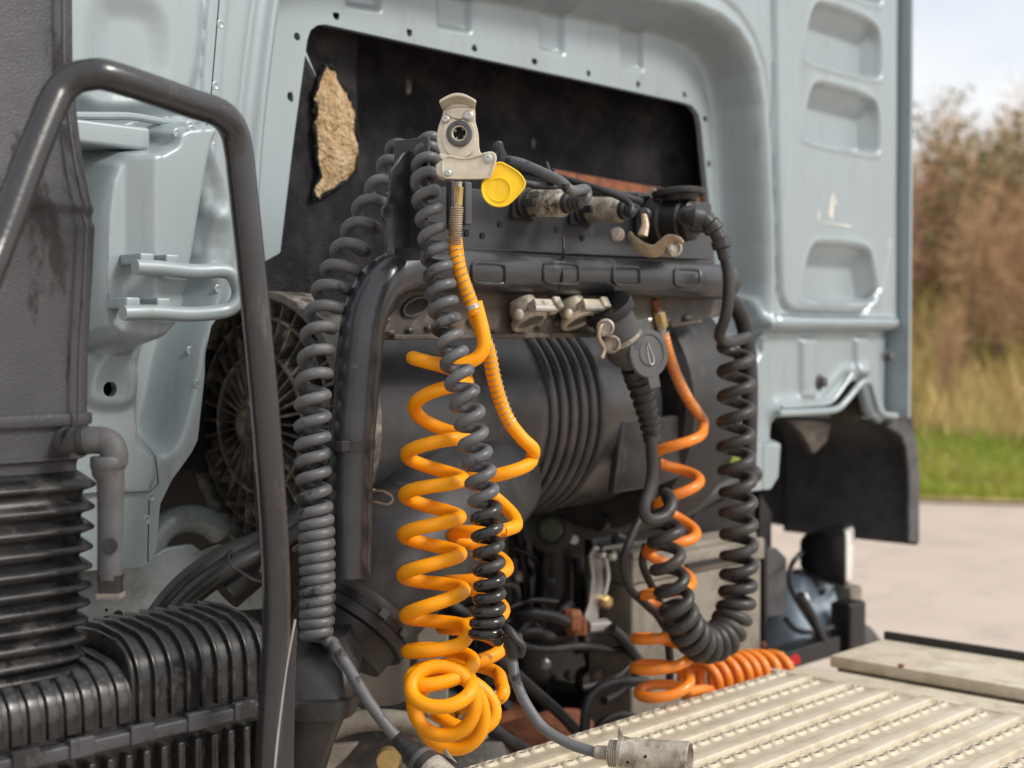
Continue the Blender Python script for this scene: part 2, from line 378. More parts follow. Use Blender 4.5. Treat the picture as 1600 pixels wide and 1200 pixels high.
def cab_height(X, Z):
    h = np.zeros(X.shape)
    # ---- recessed engine-tunnel surround
    arch = rnd([(408, 440), (404, 330), (412, 200), (428, 60), (440, -20), (470, -75), (560, -90), (760, -60), (1000, -8), (1110, 18), (1160, 60), (1184, 130), (1194, 260), (1200, 420), (1196, 520), (1180, 560), (1100, 700), (600, 800), (350, 600)], 0, 1)
    sd = sdf(arch, X, Z)
    h = h + .10 * sstep(sd + .022, .05)
    # rounded bead that runs round the arch
    h -= .010 * np.exp(-((sd - .012) / .010) ** 2)
    h += .006 * np.exp(-((sd - .045) / .007) ** 2)
    # upper pads of the tunnel top
    for pads in ([(706, -20), (752, -8), (752, 42), (706, 34)], [(862, 2), (896, 8), (897, 78), (864, 70)], [(990, 42), (1020, 48), (1021, 104), (992, 98)], [(560, -60), (610, -50), (610, 8), (562, 0)]):
        h += .013 * sstep(sdf(xz(pads, .07), X, Z) - .002, .016)
    # raised flange lip round the opening
    # ---- left side: seam strip, header bar, hinge column, channel, skirt
    strip = xz([(326, -60), (360, -60), (338, 190), (322, 400), (300, 400), (312, 150)])
    h -= .005 * sstep(sdf(strip, X, Z), .005)
    bigpanel = rnd([(60, -80), (312, -80), (300, 150), (250, 178), (60, 172)], 0, 2)
    h -= .022 * sstep(sdf(bigpanel, X, Z), .03)
    pressed = rnd([(138, 14), (180, 8), (236, 20), (240, 120), (205, 170), (138, 160)], 0, 2)
    h += .010 * sstep(sdf(pressed, X, Z), .045)
    channel = rnd([(296, 215), (338, 300), (345, 400), (318, 480), (296, 560), (276, 660), (258, 695), (240, 690), (222, 655), (232, 560), (262, 480), (285, 330)], 0, 2)
    h += .07 * sstep(sdf(channel, X, Z), .05)
    bulge = xz([(300, 250), (332, 340), (325, 420)])
    h -= .045 * np.exp(-(pline(bulge, X, Z) / .022) ** 2)
    column = rnd([(165, 236), (236, 232), (240, 196), (318, 190), (322, 212), (308, 236), (292, 330), (276, 430), (262, 505), (225, 545), (150, 530), (138, 470), (140, 300)], -.06, 1)
    sc = sdf(column, X, Z)
    cw = sstep(sc, .030)
    prof = -.088 - .022 * np.clip((X + .86) / .035, 0, 1)
    h = h * (1 - cw) + cw * prof
    skirt = xz([(60, 560), (150, 548), (205, 545), (226, 620), (214, 690), (242, 712), (244, 742), (235, 768), (60, 778)], -.01)
    h -= .010 * sstep(sdf(skirt, X, Z), .004)
    emb = rnd([(150, 545), (200, 540), (212, 590), (206, 636), (135, 636), (128, 600)], -.01, 2)
    h -= .012 * sstep(sdf(emb, X, Z), .02)
    # ---- louvred side panel on the right
    for lv in ([(1268, -112), (1285, -118), (1362, -88), (1376, -62), (1377, 6), (1367, 8), (1262, -26), (1256, -36)],
               [(1266, 8), (1285, 2), (1360, 30), (1374, 60), (1375, 122), (1365, 125), (1258, 97), (1252, 85)],
               [(1264, 132), (1282, 127), (1358, 149), (1371, 176), (1373, 238), (1363, 242), (1257, 221), (1250, 211)],
               [(1262, 384), (1278, 376), (1348, 381), (1361, 400), (1371, 466), (1361, 474), (1252, 471), (1247, 459)]):
        q = xz(lv); pl = chaikin(q, 2)
        sl = sdf(pl, X, Z)
        def ld(a, b):      # distance inside a straight side
            ex, ez = b[0] - a[0], b[1] - a[1]; n_ = math.hypot(ex, ez)
            return ((X - a[0]) * ez - (Z - a[1]) * ex) / n_
        dt, dr = ld(q[1], q[2]), ld(q[3], q[4])
        ramp = np.minimum(np.clip(dt / .060, 0, 1), np.clip(dr / .045, 0, 1))
        h += .046 * sstep(sl + .005, .013) * ramp
        h -= .0025 * np.exp(-((sl - .006) / .006) ** 2)
    frame = rnd([(1208, -200), (1402, -200), (1402, 492), (1250, 492), (1222, 482), (1216, 440), (1210, 200)], 0, 2)
    sf = sdf(frame, X, Z)
    h += .012 * np.exp(-(sf / .007) ** 2)
    h -= .006 * sstep(sf, .02)
    # ledge and lower corner panel
    low = xz([(1188, 516), (1440, 516), (1440, 690), (1188, 690)])
    h += .032 * sstep(sdf(low, X, Z), .012)
    ledge = xz([(1192, 503), (1430, 504)])
    h -= .010 * np.exp(-(pline(ledge, X, Z) / .013) ** 2)
    for rb in ([(1248, 530), (1272, 530), (1268, 620), (1248, 620)], [(1332, 528), (1352, 528), (1350, 585), (1334, 585)]):
        h -= .014 * sstep(sdf(xz(rb, .03), X, Z), .014)
    foot = xz([(1218, 641), (1290, 632), (1312, 615), (1342, 586), (1360, 586), (1372, 630), (1402, 650)], .02)
    h -= .010 * np.exp(-(pline(foot, X, Z) / .016) ** 2)
    foot2 = xz([(1218, 628), (1282, 622), (1322, 578), (1362, 574)], .02)
    h -= .006 * np.exp(-(pline(foot2, X, Z) / .012) ** 2)
    hook = xz([(1168, 470), (1180, 456), (1190, 470), (1195, 520), (1203, 548)])
    h -= .018 * np.exp(-(pline(hook, X, Z) / .008) ** 2)
    # outer corner: two vertical folds
    cx = PY(1394, 300, 0)[0]
    h += .022 * sstep(-(X - cx - .012), .03) * (X > cx - .05)
    h += .03 * np.clip((X - (cx + .055)) / .045, 0, 1) ** 2
    # slight waviness of real sheet metal
    h += .0012 * np.sin(X * 9 + 1.3 * np.sin(Z * 5)) * np.cos(Z * 7 + X * 2)
    return h

RES = .005
SHEET = xz([(-60, -330), (1424, -330), (1424, 0), (1421, 640), (1404, 662), (1384, 655), (1372, 640), (1360, 596), (1344, 594), (1300, 638), (1232, 648)]) \
    + xz([(1222, 664), (1216, 745), (1204, 764), (1164, 768)]) + xz([(1160, 560), (1152, 500)], .03) \
    + xz([(1120, 440), (1096, 196), (1092, 178), (1082, 165), (1068, 160), (508, 38), (496, 39), (485, 47), (480, 62), (461, 205), (438, 395)], .10) \
    + xz([(424, 432), (400, 462), (345, 492), (330, 510), (322, 560), (308, 688), (298, 708), (268, 750), (250, 788), (244, 858), (238, 874), (222, 886), (120, 893), (-60, 896)])
def hsheet(name, part, parent, material, thick=.014, holes=(), res=RES):
    pp = np.array(part, float)
    x0, x1 = max(pp[:, 0].min(), -1.02) - res * 2, pp[:, 0].max() + res * 2
    z0, z1 = max(pp[:, 1].min(), 1.0) - res * 2, min(pp[:, 1].max(), 2.95) + res * 2
    xs, zs = np.arange(x0, x1, res), np.arange(z0, z1, res)
    X, Z = np.meshgrid(xs, zs)
    def f(X, Z):
        d = np.maximum(sdf(SHEET, X, Z), sdf(part, X, Z))
        for c, r in holes: d = np.maximum(d, r - np.hypot(X - c[0], Z - c[1]))
        return d
    D = f(X, Z)
    inside = D < 0
    keepc = inside[:-1, :-1] | inside[1:, :-1] | inside[:-1, 1:] | inside[1:, 1:]
    gz, gx = np.gradient(D, res)
    for _ in range(2):
        o = D > 0
        gl = gx ** 2 + gz ** 2 + 1e-6
        near = o & (D < res * 1.6)
        X = np.where(near, X - D * gx / gl, X); Z = np.where(near, Z - D * gz / gl, Z)
        D2 = f(X, Z); D = np.where(near, D2, D)
    Y = cab_height(X, Z)
    ny, nx = X.shape
    idx = np.arange(nx * ny).reshape(ny, nx)
    a, b, c, d = idx[:-1, :-1][keepc], idx[:-1, 1:][keepc], idx[1:, 1:][keepc], idx[1:, :-1][keepc]
    q = np.stack([a, b, c, d], 1)
    used = np.unique(q); re = np.full(nx * ny, -1); re[used] = np.arange(len(used)); q = re[q]
    v = np.stack([X.ravel()[used], Y.ravel()[used], Z.ravel()[used]], 1)
    # rim: push the boundary edges forward by the sheet's thickness
    e = np.concatenate([q[:, [0, 1]], q[:, [1, 2]], q[:, [2, 3]], q[:, [3, 0]]])
    key = np.sort(e, 1); _, inv, cnt = np.unique(key[:, 0].astype(np.int64) * 10 ** 7 + key[:, 1], return_inverse=True, return_counts=True)
    be = e[cnt[inv] == 1]
    n0 = len(v); bv = np.unique(be); rb = {int(k): n0 + i for i, k in enumerate(bv)}
    v2 = np.vstack([v, v[bv] + [0, thick, 0]])
    faces = [tuple(x) for x in q.tolist()] + [(int(j), int(i), rb[int(i)], rb[int(j)]) for i, j in be]
    me = bpy.data.meshes.new(name); me.from_pydata(v2.tolist(), [], faces); me.update()
    o = link(name, me, material, parent, smooth=50)
    return o

cab = thing('truck_cab', 'silver green painted rear wall of a truck cab with louvres and a big dark opening', 'truck cab', (.27, 0, 1.3))
# part outlines in XZ (seams between pressings)
xs_seam = [(w[0], w[2]) for w in (PY(343, -330, 0), PY(343, -60, 0), PY(322, 190, 0), PY(302, 222, 0), PY(287, 330, 0), PY(262, 470, 0), PY(233, 560, 0), PY(218, 650, 0), PY(240, 702, 0), PY(246, 756, 0), PY(232, 770, 0), PY(228, 960, 0))]
left_part = [(-1.02, 3.0)] + xs_seam + [(-1.02, 1.2)]
xr = PY(1207, 0, 0)[0]
zl = PY(1300, 494, 0)[2]
tun_part = [(p[0] + .0025, p[1]) for p in xs_seam[::-1]] + [(xs_seam[0][0] + .0025, 3.0), (xr - .002, 3.0), (xr + .002, zl), (xr - .03, zl - .05), (xr - .03, 1.0)]
louv_part = [(xr, 3.0), (1.6, 3.0), (1.6, zl), (xr + .005, zl)]
low_part = [(xr + .006, zl - .0025), (1.6, zl - .0025), (1.6, 1.0), (xr - .027, 1.0), (xr - .027, zl - .05)]
hole_l = PY(171, 608, -.02); hole_r = PY(1201, 577, .03)
hsheet('side_panel', left_part, cab, m_paint, holes=[((hole_l[0], hole_l[2]), .0108)], res=.0036)
# bolt holes round the opening
bolt_px = [(464, 57), (525, 25), (640, 51), (742, 75), (835, 96), (919, 115), (997, 132), (1070, 148), (1102, 186), (1108, 256), (454, 151)]
bolts = [PY(x, y, .10) for x, y in bolt_px]
hsheet('tunnel_surround', tun_part, cab, m_paint, holes=[((b[0], b[2]), .0066) for b in bolts] + [((hole_r[0], hole_r[2]), .010)], res=.0045)
hsheet('louvred_panel', louv_part, cab, m_paint)
hsheet('corner_panel', low_part, cab, m_paint)
# dark plates that sit behind the small holes
for p, y in [(hole_l, .05), (hole_r, .11)]:
    MB().box((p[0], y, p[2]), (.035, 0, 0), (0, .004, 0), (0, 0, .035)).build('hole_backing', m_hole, cab)
wn0 = None
for b in bolts:
    if wn0 is None:
        wn0 = MB().lathe([(.0001, .012), (.0085, .012), (.0085, .0), (.0068, 0)], (b[0], .1045, b[2]), EY, 12, cap=False).build('weld_nut', m_hole, cab); b0_ = b
    else: shift_copy(wn0, (b - b0_), cab)
# side return of the cab at the far corner and the roof edge, seen from a step aside
MB().box((.25, .86, 2.945), (1.27, 0, 0), (0, .85, 0), (0, 0, .006)).build('roof', m_paint, cab)
MB().box((.25, 1.72, 2.1), (1.27, 0, 0), (0, .006, 0), (0, 0, .84)).build('front_panel', m_paint, cab)
MB().box((1.531, .86, 2.2), (.006, 0, 0), (0, .86, 0), (0, 0, .74)).build('cab_side', m_paint, cab)
MB().box((-1.03, .86, 2.1), (.006, 0, 0), (0, .86, 0), (0, 0, .84)).build('cab_side', m_paint, cab)
# small press marks and screws on the lower corner
for (x, y, r) in [(1386, 557, .012), (1282, 597, .0125)]:
    p = PY(x, y, .028)
    MB().lathe([(r * 1.5, 0), (r * 1.5, .004), (r, .006), (r, .018), (r * .6, .021), (.0001, .021)], p + EY * .004, -EY, 16).build('screw', m_rubbergrey, cab)
# faint sticker residue on the panel
mb = MB()
for poly in ([(1295, 336), (1298, 308), (1304, 300), (1303, 322), (1302, 345)], [(1302, 312), (1307, 322), (1308, 318), (1304, 306)], [(1278, 345), (1330, 352), (1330, 356), (1300, 350)], [(1276, 285), (1279, 285), (1281, 343), (1278, 344)]):
    pts = [PY(x, y, -.0065) for x, y in poly]
    mb.prism(pts, (0, .0015, 0))
mb.build('sticker_residue', m_residue, cab)
# header bar over the hinge column, with its rolled lip
hb = MB()
pa, pb = PY(40, 205, -.07), PY(236, 207, -.07)
hb.box((pa + pb) / 2 + V((0, .036, 0)), ((pb - pa)[0] / 2, 0, 0), (0, .036, 0), EZ * .0165)
hb.build('header_bar', m_paint, cab, bevel=.006, seg=3)
MB().sweep(spline([PY(40, 181, -.065), PY(150, 181, -.065), PY(205, 182, -.06), PY(250, 189, -.045), PY(285, 192, -.03), PY(306, 190, -.022)], 6), .0055, 10).build('header_lip', m_paint, cab)
pa = PY(204, 222, -.02)
MB().box(pa + V((0, .02, 0)), EX * .036, EY * .018, EZ * .010).build('gap_shade_block', m_hole, cab)  # black block standing in for the shade in the gap under the bar
# spot welds on the seam strips
sw0 = None
for (x, y, yy) in [(345, 38, -.006), (337, 134, -.006), (332, 220, -.006), (252, 205, -.10), (277, 208, -.10), (300, 203, -.10), (272, 548, .035), (328, 452, .0), (237, 777, -.001), (231, 812, -.001), (288, 600, 0)]:
    for _ in range(6):
        p = PY(x, y, yy); yy = float(cab_height(np.array([[p[0]]]), np.array([[p[2]]]))[0, 0])
    p = V((p[0], yy, p[2]))
    if sw0 is None:
        sw0 = MB().lathe([(.0068, .0), (.0062, .0004), (.0050, .0006), (.0042, .0001), (.0001, .0001)], p, -EY, 14).build('spot_weld', m_paint, cab); sp_ = p
    else: shift_copy(sw0, p - sp_, cab)
# rolled lips along the wavy lower edge of the corner panel
MB().sweep(spline([PY(1216, 646, .012), PY(1260, 644, .012), PY(1304, 640, .012), PY(1322, 626, .012), PY(1342, 602, .012), PY(1352, 596, .012), PY(1360, 600, .012), PY(1368, 626, .012), PY(1374, 642, .012), PY(1384, 648, .012), PY(1400, 650, .012)], 6), .0085, 10).build('edge_lip', m_paint, cab)
MB().sweep(spline([PY(1220, 637, .022), PY(1262, 634, .022), PY(1294, 630, .022), PY(1312, 612, .022), PY(1330, 584, .022)], 6), .006, 10).build('edge_lip', m_paint, cab)
# U-shaped welded loop on the hinge column
def on_cab(px, py, lift=0.0):
    y = 0.0
    for _ in range(8):
        p = PY(px, py, y); y = float(cab_height(np.array([[p[0]]]), np.array([[p[2]]]))[0, 0])
        y = max(y, -.12)
    return PY(px, py, y - lift)
yl = -.135
loop = MB()
pts = [PY(211, 417, yl), PY(250, 419, yl), PY(300, 424, yl), PY(345, 423, yl - .002), PY(362, 429, yl - .004), PY(371, 445, yl - .004), PY(373, 462, yl - .004), PY(365, 478, yl - .003), PY(345, 487, yl), PY(295, 491, yl), PY(240, 488, yl), PY(192, 489, yl)]
loop.sweep(spline(pts, 8), .0105, 14)
lp = loop.build('striker_loop', m_paint, cab)
for (x, y) in [(228, 404), (268, 406), (206, 473), (254, 474)]:
    p = PY(x, y, yl)
    MB().box(p + V((0, .022, 0)), (.011, 0, 0), (0, .026, 0), (0, 0, .0075)).build('weld_tab', m_paint, lp, bevel=.003)

# dark lining inside the opening
XK = PY(566, 200, .155)[0] + .05
def lining_h(X, Z):
    st = np.clip((XK - X) / .05, 0, 1); y = .25 + .02 * np.sin((X + .5) * 2.2) - .095 * st * st * (3 - 2 * st) - .07 * np.clip((X - .5) / .2, 0, 1)
    for k in range(40):
        cx, cz, s, a = RL[k]
        y = y + a * np.exp(-(((X - cx) / s) ** 2 + ((Z - cz) / (s * 1.8)) ** 2))
    return np.maximum(y, .132)
RL = [(rng.uniform(-.6, .75), rng.uniform(1.6, 2.2), rng.uniform(.02, .09), rng.uniform(-.008, .008)) for _ in range(40)]
gx, gz = np.meshgrid(np.linspace(-.72, .82, 160), np.linspace(1.45, 2.26, 90))
gy = lining_h(gx, gz)
def gridmesh(gx, gy, gz, name, material, parent, mask=None, smooth=60):
    ny, nx = gx.shape; idx = np.arange(nx * ny).reshape(ny, nx)
    q = np.stack([idx[:-1, :-1], idx[:-1, 1:], idx[1:, 1:], idx[1:, :-1]], -1).reshape(-1, 4)
    if mask is not None:
        mk = (mask[:-1, :-1] & mask[1:, :-1] & mask[:-1, 1:] & mask[1:, 1:]).reshape(-1); q = q[mk]
    used = np.unique(q); re = np.full(nx * ny, -1); re[used] = np.arange(len(used)); q = re[q]
    v = np.stack([gx.ravel()[used], gy.ravel()[used], gz.ravel()[used]], 1)
    me = bpy.data.meshes.new(name); me.from_pydata(v.tolist(), [], q.tolist()); me.update()
    return link(name, me, material, parent, smooth=smooth)
lining = gridmesh(gx, gy, gz, 'felt_lining', m_felt, cab)
# torn patch where tan insulation shows
yT = .146
tear = chaikin(xz([(520 + (x_ - 520) * 1.10 + 9, y_) for x_, y_ in [(503, 100), (514, 106), (528, 128), (543, 150), (549, 180), (553, 232), (552, 262), (540, 278), (520, 292), (500, 306), (486, 312), (491, 290), (497, 270), (492, 240), (488, 205), (490, 185), (488, 160), (487, 140), (494, 128), (499, 108)]], yT), 1)
tx, tz = np.meshgrid(np.arange(-.54, -.16, .0025), np.arange(1.84, 2.16, .0025))
ts = sdf(tear, tx, tz)
nzv = np.array([[mnoise.fractal(Vector((a * 40, 0, c * 40)), 1.0, 2.0, 4) for a, c in zip(ra, rc)] for ra, rc in zip(tx, tz)])
edge = ts - .003 + .004 * nzv
ty = lining_h(tx, tz) - .010 - .010 * np.clip(-ts / .03, 0, 1) - .005 * nzv
gridmesh(tx, ty, tz, 'torn_insulation', m_foam, lining, mask=edge < 0)
# curled felt lip along the tear
lip = np.array([(p[0], float(lining_h(np.array(p[0]), np.array(p[1]))) - .011 - .004 * math.sin(i * 1.7), p[1]) for i, p in enumerate(tear)])
MB().sweep(lip, [.0035 + .0015 * math.sin(i * 2.3) for i in range(len(lip))], 6, closed=True).build('felt_edge', m_felt, lining)
for (x, y, s) in [(652, 133, .016), (850, 222, .013), (560, 300, .008)]:
    p = PY(x, y, .24); w = (p[0], float(lining_h(np.array(p[0]), np.array(p[2]))), p[2])
    MB().ball(w, s, 10, (.5, .5, 1.0)).build('felt_tuft', m_fan, lining)
# underside of the cab, closes the space over the engine
MB().box((.1, .9, 2.3), (.75, 0, 0), (0, .72, 0), (0, 0, .01)).build('tunnel_roof', m_felt, cab)
for sx in (-.76, .86):
    MB().box((sx, .72, 1.75), (.008, 0, 0), (0, .58, 0), (0, 0, .55)).build('tunnel_side', m_felt, cab)
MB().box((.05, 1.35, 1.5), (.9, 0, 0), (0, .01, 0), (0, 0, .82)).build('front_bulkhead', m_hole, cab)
# rusty cross member under the lining
rp_ = [PY(866, 264, .12), PY(930, 276, .12), PY(1000, 288, .12), PY(1062, 298, .12), PY(1101, 302, .12), PY(1106, 360, .12), PY(1108, 400, .12), PY(1085, 392, .12), PY(980, 330, .12), PY(870, 320, .12)]
MB().prism(rp_, (0, .03, 0)).build('rusty_crossmember', m_rust, cab, bevel=.003)

# wheel-arch mudguard below the far corner
mg = MB()
ym = .10
prof_px = [(1218, 655), (1236, 650), (1300, 655), (1345, 650), (1372, 655), (1400, 658), (1424, 668), (1434, 690), (1437, 760), (1436, 849), (1240, 824), (1200, 808), (1170, 800)]
mg.prism([PY(x, y, ym + .34) for x, y in [(1170, 640), (1424, 640), (1432, 690), (1437, 849), (1240, 824), (1170, 812)]], (0, .02, 0))
mg.build('wheel_arch_liner', m_rubber, cab, bevel=.004)
mr = MB()
e = spline([PY(1404, 657, .03), PY(1421, 668, .03), PY(1431, 690, .03), PY(1435, 730, .03), PY(1436, 790, .03), PY(1435, 849, .03)], 6)
n = len(e)
vv = np.vstack([e, e + V((-.012, 0, -.004)), e + V((-.012, .42, -.004)), e + V((0, .42, 0))])
ff = []
for i in range(n - 1):
    for a in range(4):
        b = (a + 1) % 4
        ff.append((a * n + i, b * n + i, b * n + i + 1, a * n + i + 1))
ff += [(0, n, 2 * n, 3 * n), (n - 1, 2 * n - 1, 3 * n - 1, 4 * n - 1)]
mr.add(vv, ff).build('mudguard_rim', m_rubbergrey, cab)
fo = [(1398, 655), (1412, 658), (1424, 667), (1433, 690), (1437, 740), (1437, 849)]; fi = [(1421, 846), (1421, 742), (1417, 700), (1410, 682), (1400, 674), (1388, 668)]
MB().prism([PY(x, y, .022) for x, y in fo + fi], (0, .012, 0)).build('rim_flange', m_rubbergrey, cab, bevel=.003)
# bracket, spring and mud-caked mount inside the arch
bk = MB()
bk.prism([PY(x, y, .14) for x, y in [(1318, 640), (1352, 610), (1372, 650), (1350, 660), (1330, 668)]], (0, .05, 0))
bk.prism([PY(x, y, .12) for x, y in [(1232, 655), (1300, 660), (1292, 690), (1272, 710), (1255, 680)]], (0, .02, 0))
bk.build('arch_gusset', m_railmud, cab, bevel=.003)
bk = MB()
bk.cyl(PY(1365, 672, .16), PY(1400, 720, .16), .028, .02, 14); bk.cyl(PY(1388, 668, .14), PY(1415, 728, .14), .014, .012, 12)
bk.box(PY(1385, 690, .18), (.05, 0, 0), (0, .02, 0), (0, 0, .03))
bk.ball(PY(1390, 722, .14), .016); bk.ball(PY(1412, 726, .14), .016)
bk.build('arch_mount', m_railmud, cab, bevel=.002)
# ------------------------------------------------------------------ air intake stack on the left
def superell(a, b, n=40, k=5.0):
    t = np.linspace(0, 2 * math.pi, n, endpoint=False); c, s = np.cos(t), np.sin(t)
    return np.stack([a * np.sign(c) * np.abs(c) ** (2 / k), b * np.sign(s) * np.abs(s) ** (2 / k)], 1)
def loft(mb, rings, caps=True):
    k = len(rings[0]); f = []
    for i in range(len(rings) - 1):
        for q in range(k):
            w = (q + 1) % k
            f.append((i * k + q, i * k + w, (i + 1) * k + w, (i + 1) * k + q))
    if caps: f += [tuple(range(k - 1, -1, -1)), tuple((len(rings) - 1) * k + q for q in range(k))]
    return mb.add(np.vstack(rings), f)
DI = 1.52
def iring(py, pxe, a=.13, b=.095, k=5.0, grow=0.0, slope=0.0):
    sec = superell(a + grow, b + grow, 56, k)
    ext = (sec @ RIGHT[:2]).max()
    c = P(pxe, py, DI) - RIGHT * (ext - 0)
    z = P(pxe, py, DI)[2]
    return np.column_stack([c[0] + sec[:, 0], c[1] + sec[:, 1], np.full(len(sec), z) + slope * sec[:, 0]])
intake = thing('air_intake', 'tall black grained plastic air intake duct on ribbed bellows at the far left', 'air intake', P(20, 1080, DI))
edge = spline([(-900, 96), (-260, 96), (0, 97), (110, 99), (200, 108), (262, 117), (292, 123), (310, 127), (322, 131), (336, 128), (352, 133), (372, 132), (420, 130), (500, 125), (560, 122), (640, 121), (658, 121)], 5)
bump = lambda y: .006 * math.exp(-((y - 330) / 12) ** 2) - .005 * math.exp(-((y - 300) / 12) ** 2)
mb = MB(); loft(mb, [iring(y, x, grow=bump(y)) for y, x in edge]); mb.build('duct', m_blackgrain, intake, smooth=60)
# thin mould seam down the duct's corner
sp = [P(x - 3, y, DI - .004) + RIGHT * .003 for y, x in edge]
MB().sweep(sp, .0022, 6).build('mould_seam', m_blackgrain, intake)
mb = MB(); loft(mb, [iring(y, x, k=5) for y, x in [(646, 121), (647, 128), (651, 129), (662, 129), (665, 127), (666, 119)]]); mb.build('collar', m_blackgrain, intake, smooth=35)
mb = MB(); loft(mb, [iring(y, x, k=5) for y, x in [(664, 114), (700, 112), (712, 112), (714, 117), (718, 117), (722, 106), (730, 104), (738, 104)]]); mb.build('neck', m_blackgrain, intake, smooth=35)
conv = [(761, 136), (797, 134), (829, 133), (861, 131), (892, 130), (922, 129), (950, 127), (978, 124), (1005, 121), (1032, 118), (1056, 112)]
rg = [iring(738, 103)]
for i, (y, x) in enumerate(conv):
    n = conv[i + 1][0] if i + 1 < len(conv) else y + 24
    w = n - y
    rg += [iring(y - 8, x - 9), iring(y - 3, x - 2), iring(y, x), iring(y + 3, x - 1), iring(y + 6, x - 8), iring(y + 10, x - 20), iring(y + w * .5, x - 23)]
rg += [iring(1082, 96), iring(1084, 118), iring(1090, 121), iring(1096, 119)]
mb = MB(); loft(mb, rg); mb.build('bellows', m_blackgloss, intake, smooth=60)
de = 1.50
MB().sweep(spline([P(90, 687, de + .03), P(130, 688, de), P(158, 688, de), P(172, 694, de), P(178, 708, de), P(178, 726, de)], 6), .0148, 18).build('drain_elbow', m_rubbergrey, intake)
eb = MB()
eb.cyl(P(112, 687, de + .012), P(122, 687, de + .005), .0150, .0150, 18); eb.cyl(P(122, 687, de), P(136, 687, de), .0172, .0172, 20)
eb.build('elbow_collar', m_rubber, intake, bevel=.0015)
hp = [(713, .0172), (716, .0188), (731, .0188), (733, .0175), (738, .0170), (752, .0145), (800, .0135), (870, .0130), (905, .0130)]
pr = MB()
c = [P(169 if i < 5 else 172 - (i - 5) * .6 + 1, y, de) for i, (y, r) in enumerate(hp)]
pr.sweep(np.array(c), [r for _, r in hp], 20); pr.build('drain_hose', m_rubbergrey, intake, smooth=50)
pp = P(172, 853, de - .0128)
MB().lathe([(.0085, 0), (.0085, .0018), (.006, .0022), (.0001, .0012)], pp, -FWD, 20).build('moulded_button', m_rubber, intake)
b0, b1 = P(173, 903, de), P(173, 932, de)
mouth = MB(); loft(mouth, [np.array([p + RIGHT * x * w + _f0 * y * t for x, y in superell(1, 1, 24, 6)]) for p, w, t in ((P(173, 898, de), .0125, .011), (P(173, 915, de), .0115, .009), (b1, .0125, .009))])
mouth.build('duckbill_mouth', m_rubber, intake, smooth=40)
MB().box(P(173, 930, de), RIGHT * .0132, _f0 * .0100, EZ * .003).build('mouth_lip', m_boxgrey, intake, bevel=.001)

# ------------------------------------------------------------------ ribbed air filter housing
YF = -.415
filt = thing('air_filter_housing', 'wet black plastic air filter box covered in close raised ribs below the bellows', 'air filter', PY(200, 1200, YF))
def fprof(zt, zs, grow=0.0, back=.30, rad=.045):
    """YZ outline: up the front face, round the shoulder, back along the top"""
    o = [(YF - grow, zs)]
    for a in np.linspace(0, math.pi / 2, 7):
        o.append((YF + rad - (rad + grow) * math.cos(a), zt - rad + (rad + grow) * math.sin(a)))
    o.append((YF + back * .6, zt + .004 + grow)); o.append((YF + back, zt + .002 + grow))
    return o
zhi = lambda px: PY(px, 1031 - (px - 226) * .235, YF)[2] + .012
zseamc = PY(200, 1137, YF)[2]
def xsec(mb, x0, x1, prof):
    a = np.array([(x0, y, z) for y, z in prof]); b = np.array([(x1, y, z) for y, z in prof])
    k = len(prof); mb.add(np.vstack([a, b]), [(i, i + 1, k + i + 1, k + i) for i in range(k - 1)] + [tuple(range(k)), tuple(range(2 * k - 1, k - 1, -1))])
xA, xB = PY(206, 1060, YF)[0], PY(404, 1000, YF)[0] + .02
zl_ = PY(120, 1076, YF)[2] + .015; zh_ = PY(300, 1012, YF)[2] + .018
xL = xA - .62
body = MB()
def closed(prof): return prof + [(prof[-1][0], prof[0][1])]
xsec(body, xL, xA + .004, closed(fprof(zl_, zseamc - .01, back=.16)))
xsec(body, xA, xB, closed(fprof(zh_, zseamc - .01, back=.13, rad=.05)))
xsec(body, xL, xB, [(YF + .006, zseamc - .02), (YF + .012, zseamc - .34), (YF + .15, zseamc - .34), (YF + .15, zseamc - .02)])
body.build('housing', m_blackgloss, filt, bevel=.004)
# ribs: one mesh shared by alike ribs
def ribmesh(name, zt, zs, rad, back, w, gr, bv):
    mb = MB(); pr = np.array(fprof(zt, zs, 0.0, back, rad)); po = np.array(fprof(zt, zs, gr, back, rad))
    k = len(pr)
    v = []
    for x in (-w, w):
        v += [(x, *p) for p in pr] + [(x * .8, *p) for p in po]
    f = []
    for i in range(k - 1):
        f += [(i, i + 1, k + i + 1, k + i), (2 * k + i, 3 * k + i, 3 * k + i + 1, 2 * k + i + 1), (k + i, k + i + 1, 3 * k + i + 1, 3 * k + i)]
    f += [(0, k, 3 * k, 2 * k), (k - 1, 3 * k - 1, 4 * k - 1, 2 * k - 1)]
    mb.add(v, f)
    return mb.build(name, m_blackgloss, filt, bevel=bv)
r1 = ribmesh('rib', zl_, zseamc + .006, .045, .12, .0076, .0042, .0012); base1 = r1.location.copy()
x = xA - .012; r1.location.x = base1.x + x; k = 0
while x > xL + .35:
    x -= .0208
    c = r1.copy(); COL.objects.link(c); c.location.x = base1.x + x
r2 = ribmesh('rib', zh_, zseamc + .006, .05, .128, .0030, .0062, .0008); base2 = r2.location.copy()
x = xA + .008; r2.location.x = base2.x + x
while x < xB - .03:
    x += .0208
    c = r2.copy(); COL.objects.link(c); c.location.x = base2.x + x
lo = MB(); lo.box((0, YF + .002, zseamc - .16), (.0045, 0, 0), (0, .0105, 0), (0, 0, .132)); lr = lo.build('lower_rib', m_blackgloss, filt, bevel=.0025)
bl = lr.location.copy(); x = xB - .02; lr.location.x = bl.x + x
while x > xL + .3:
    x -= .0225
    c = lr.copy(); COL.objects.link(c); c.location.x = bl.x + x
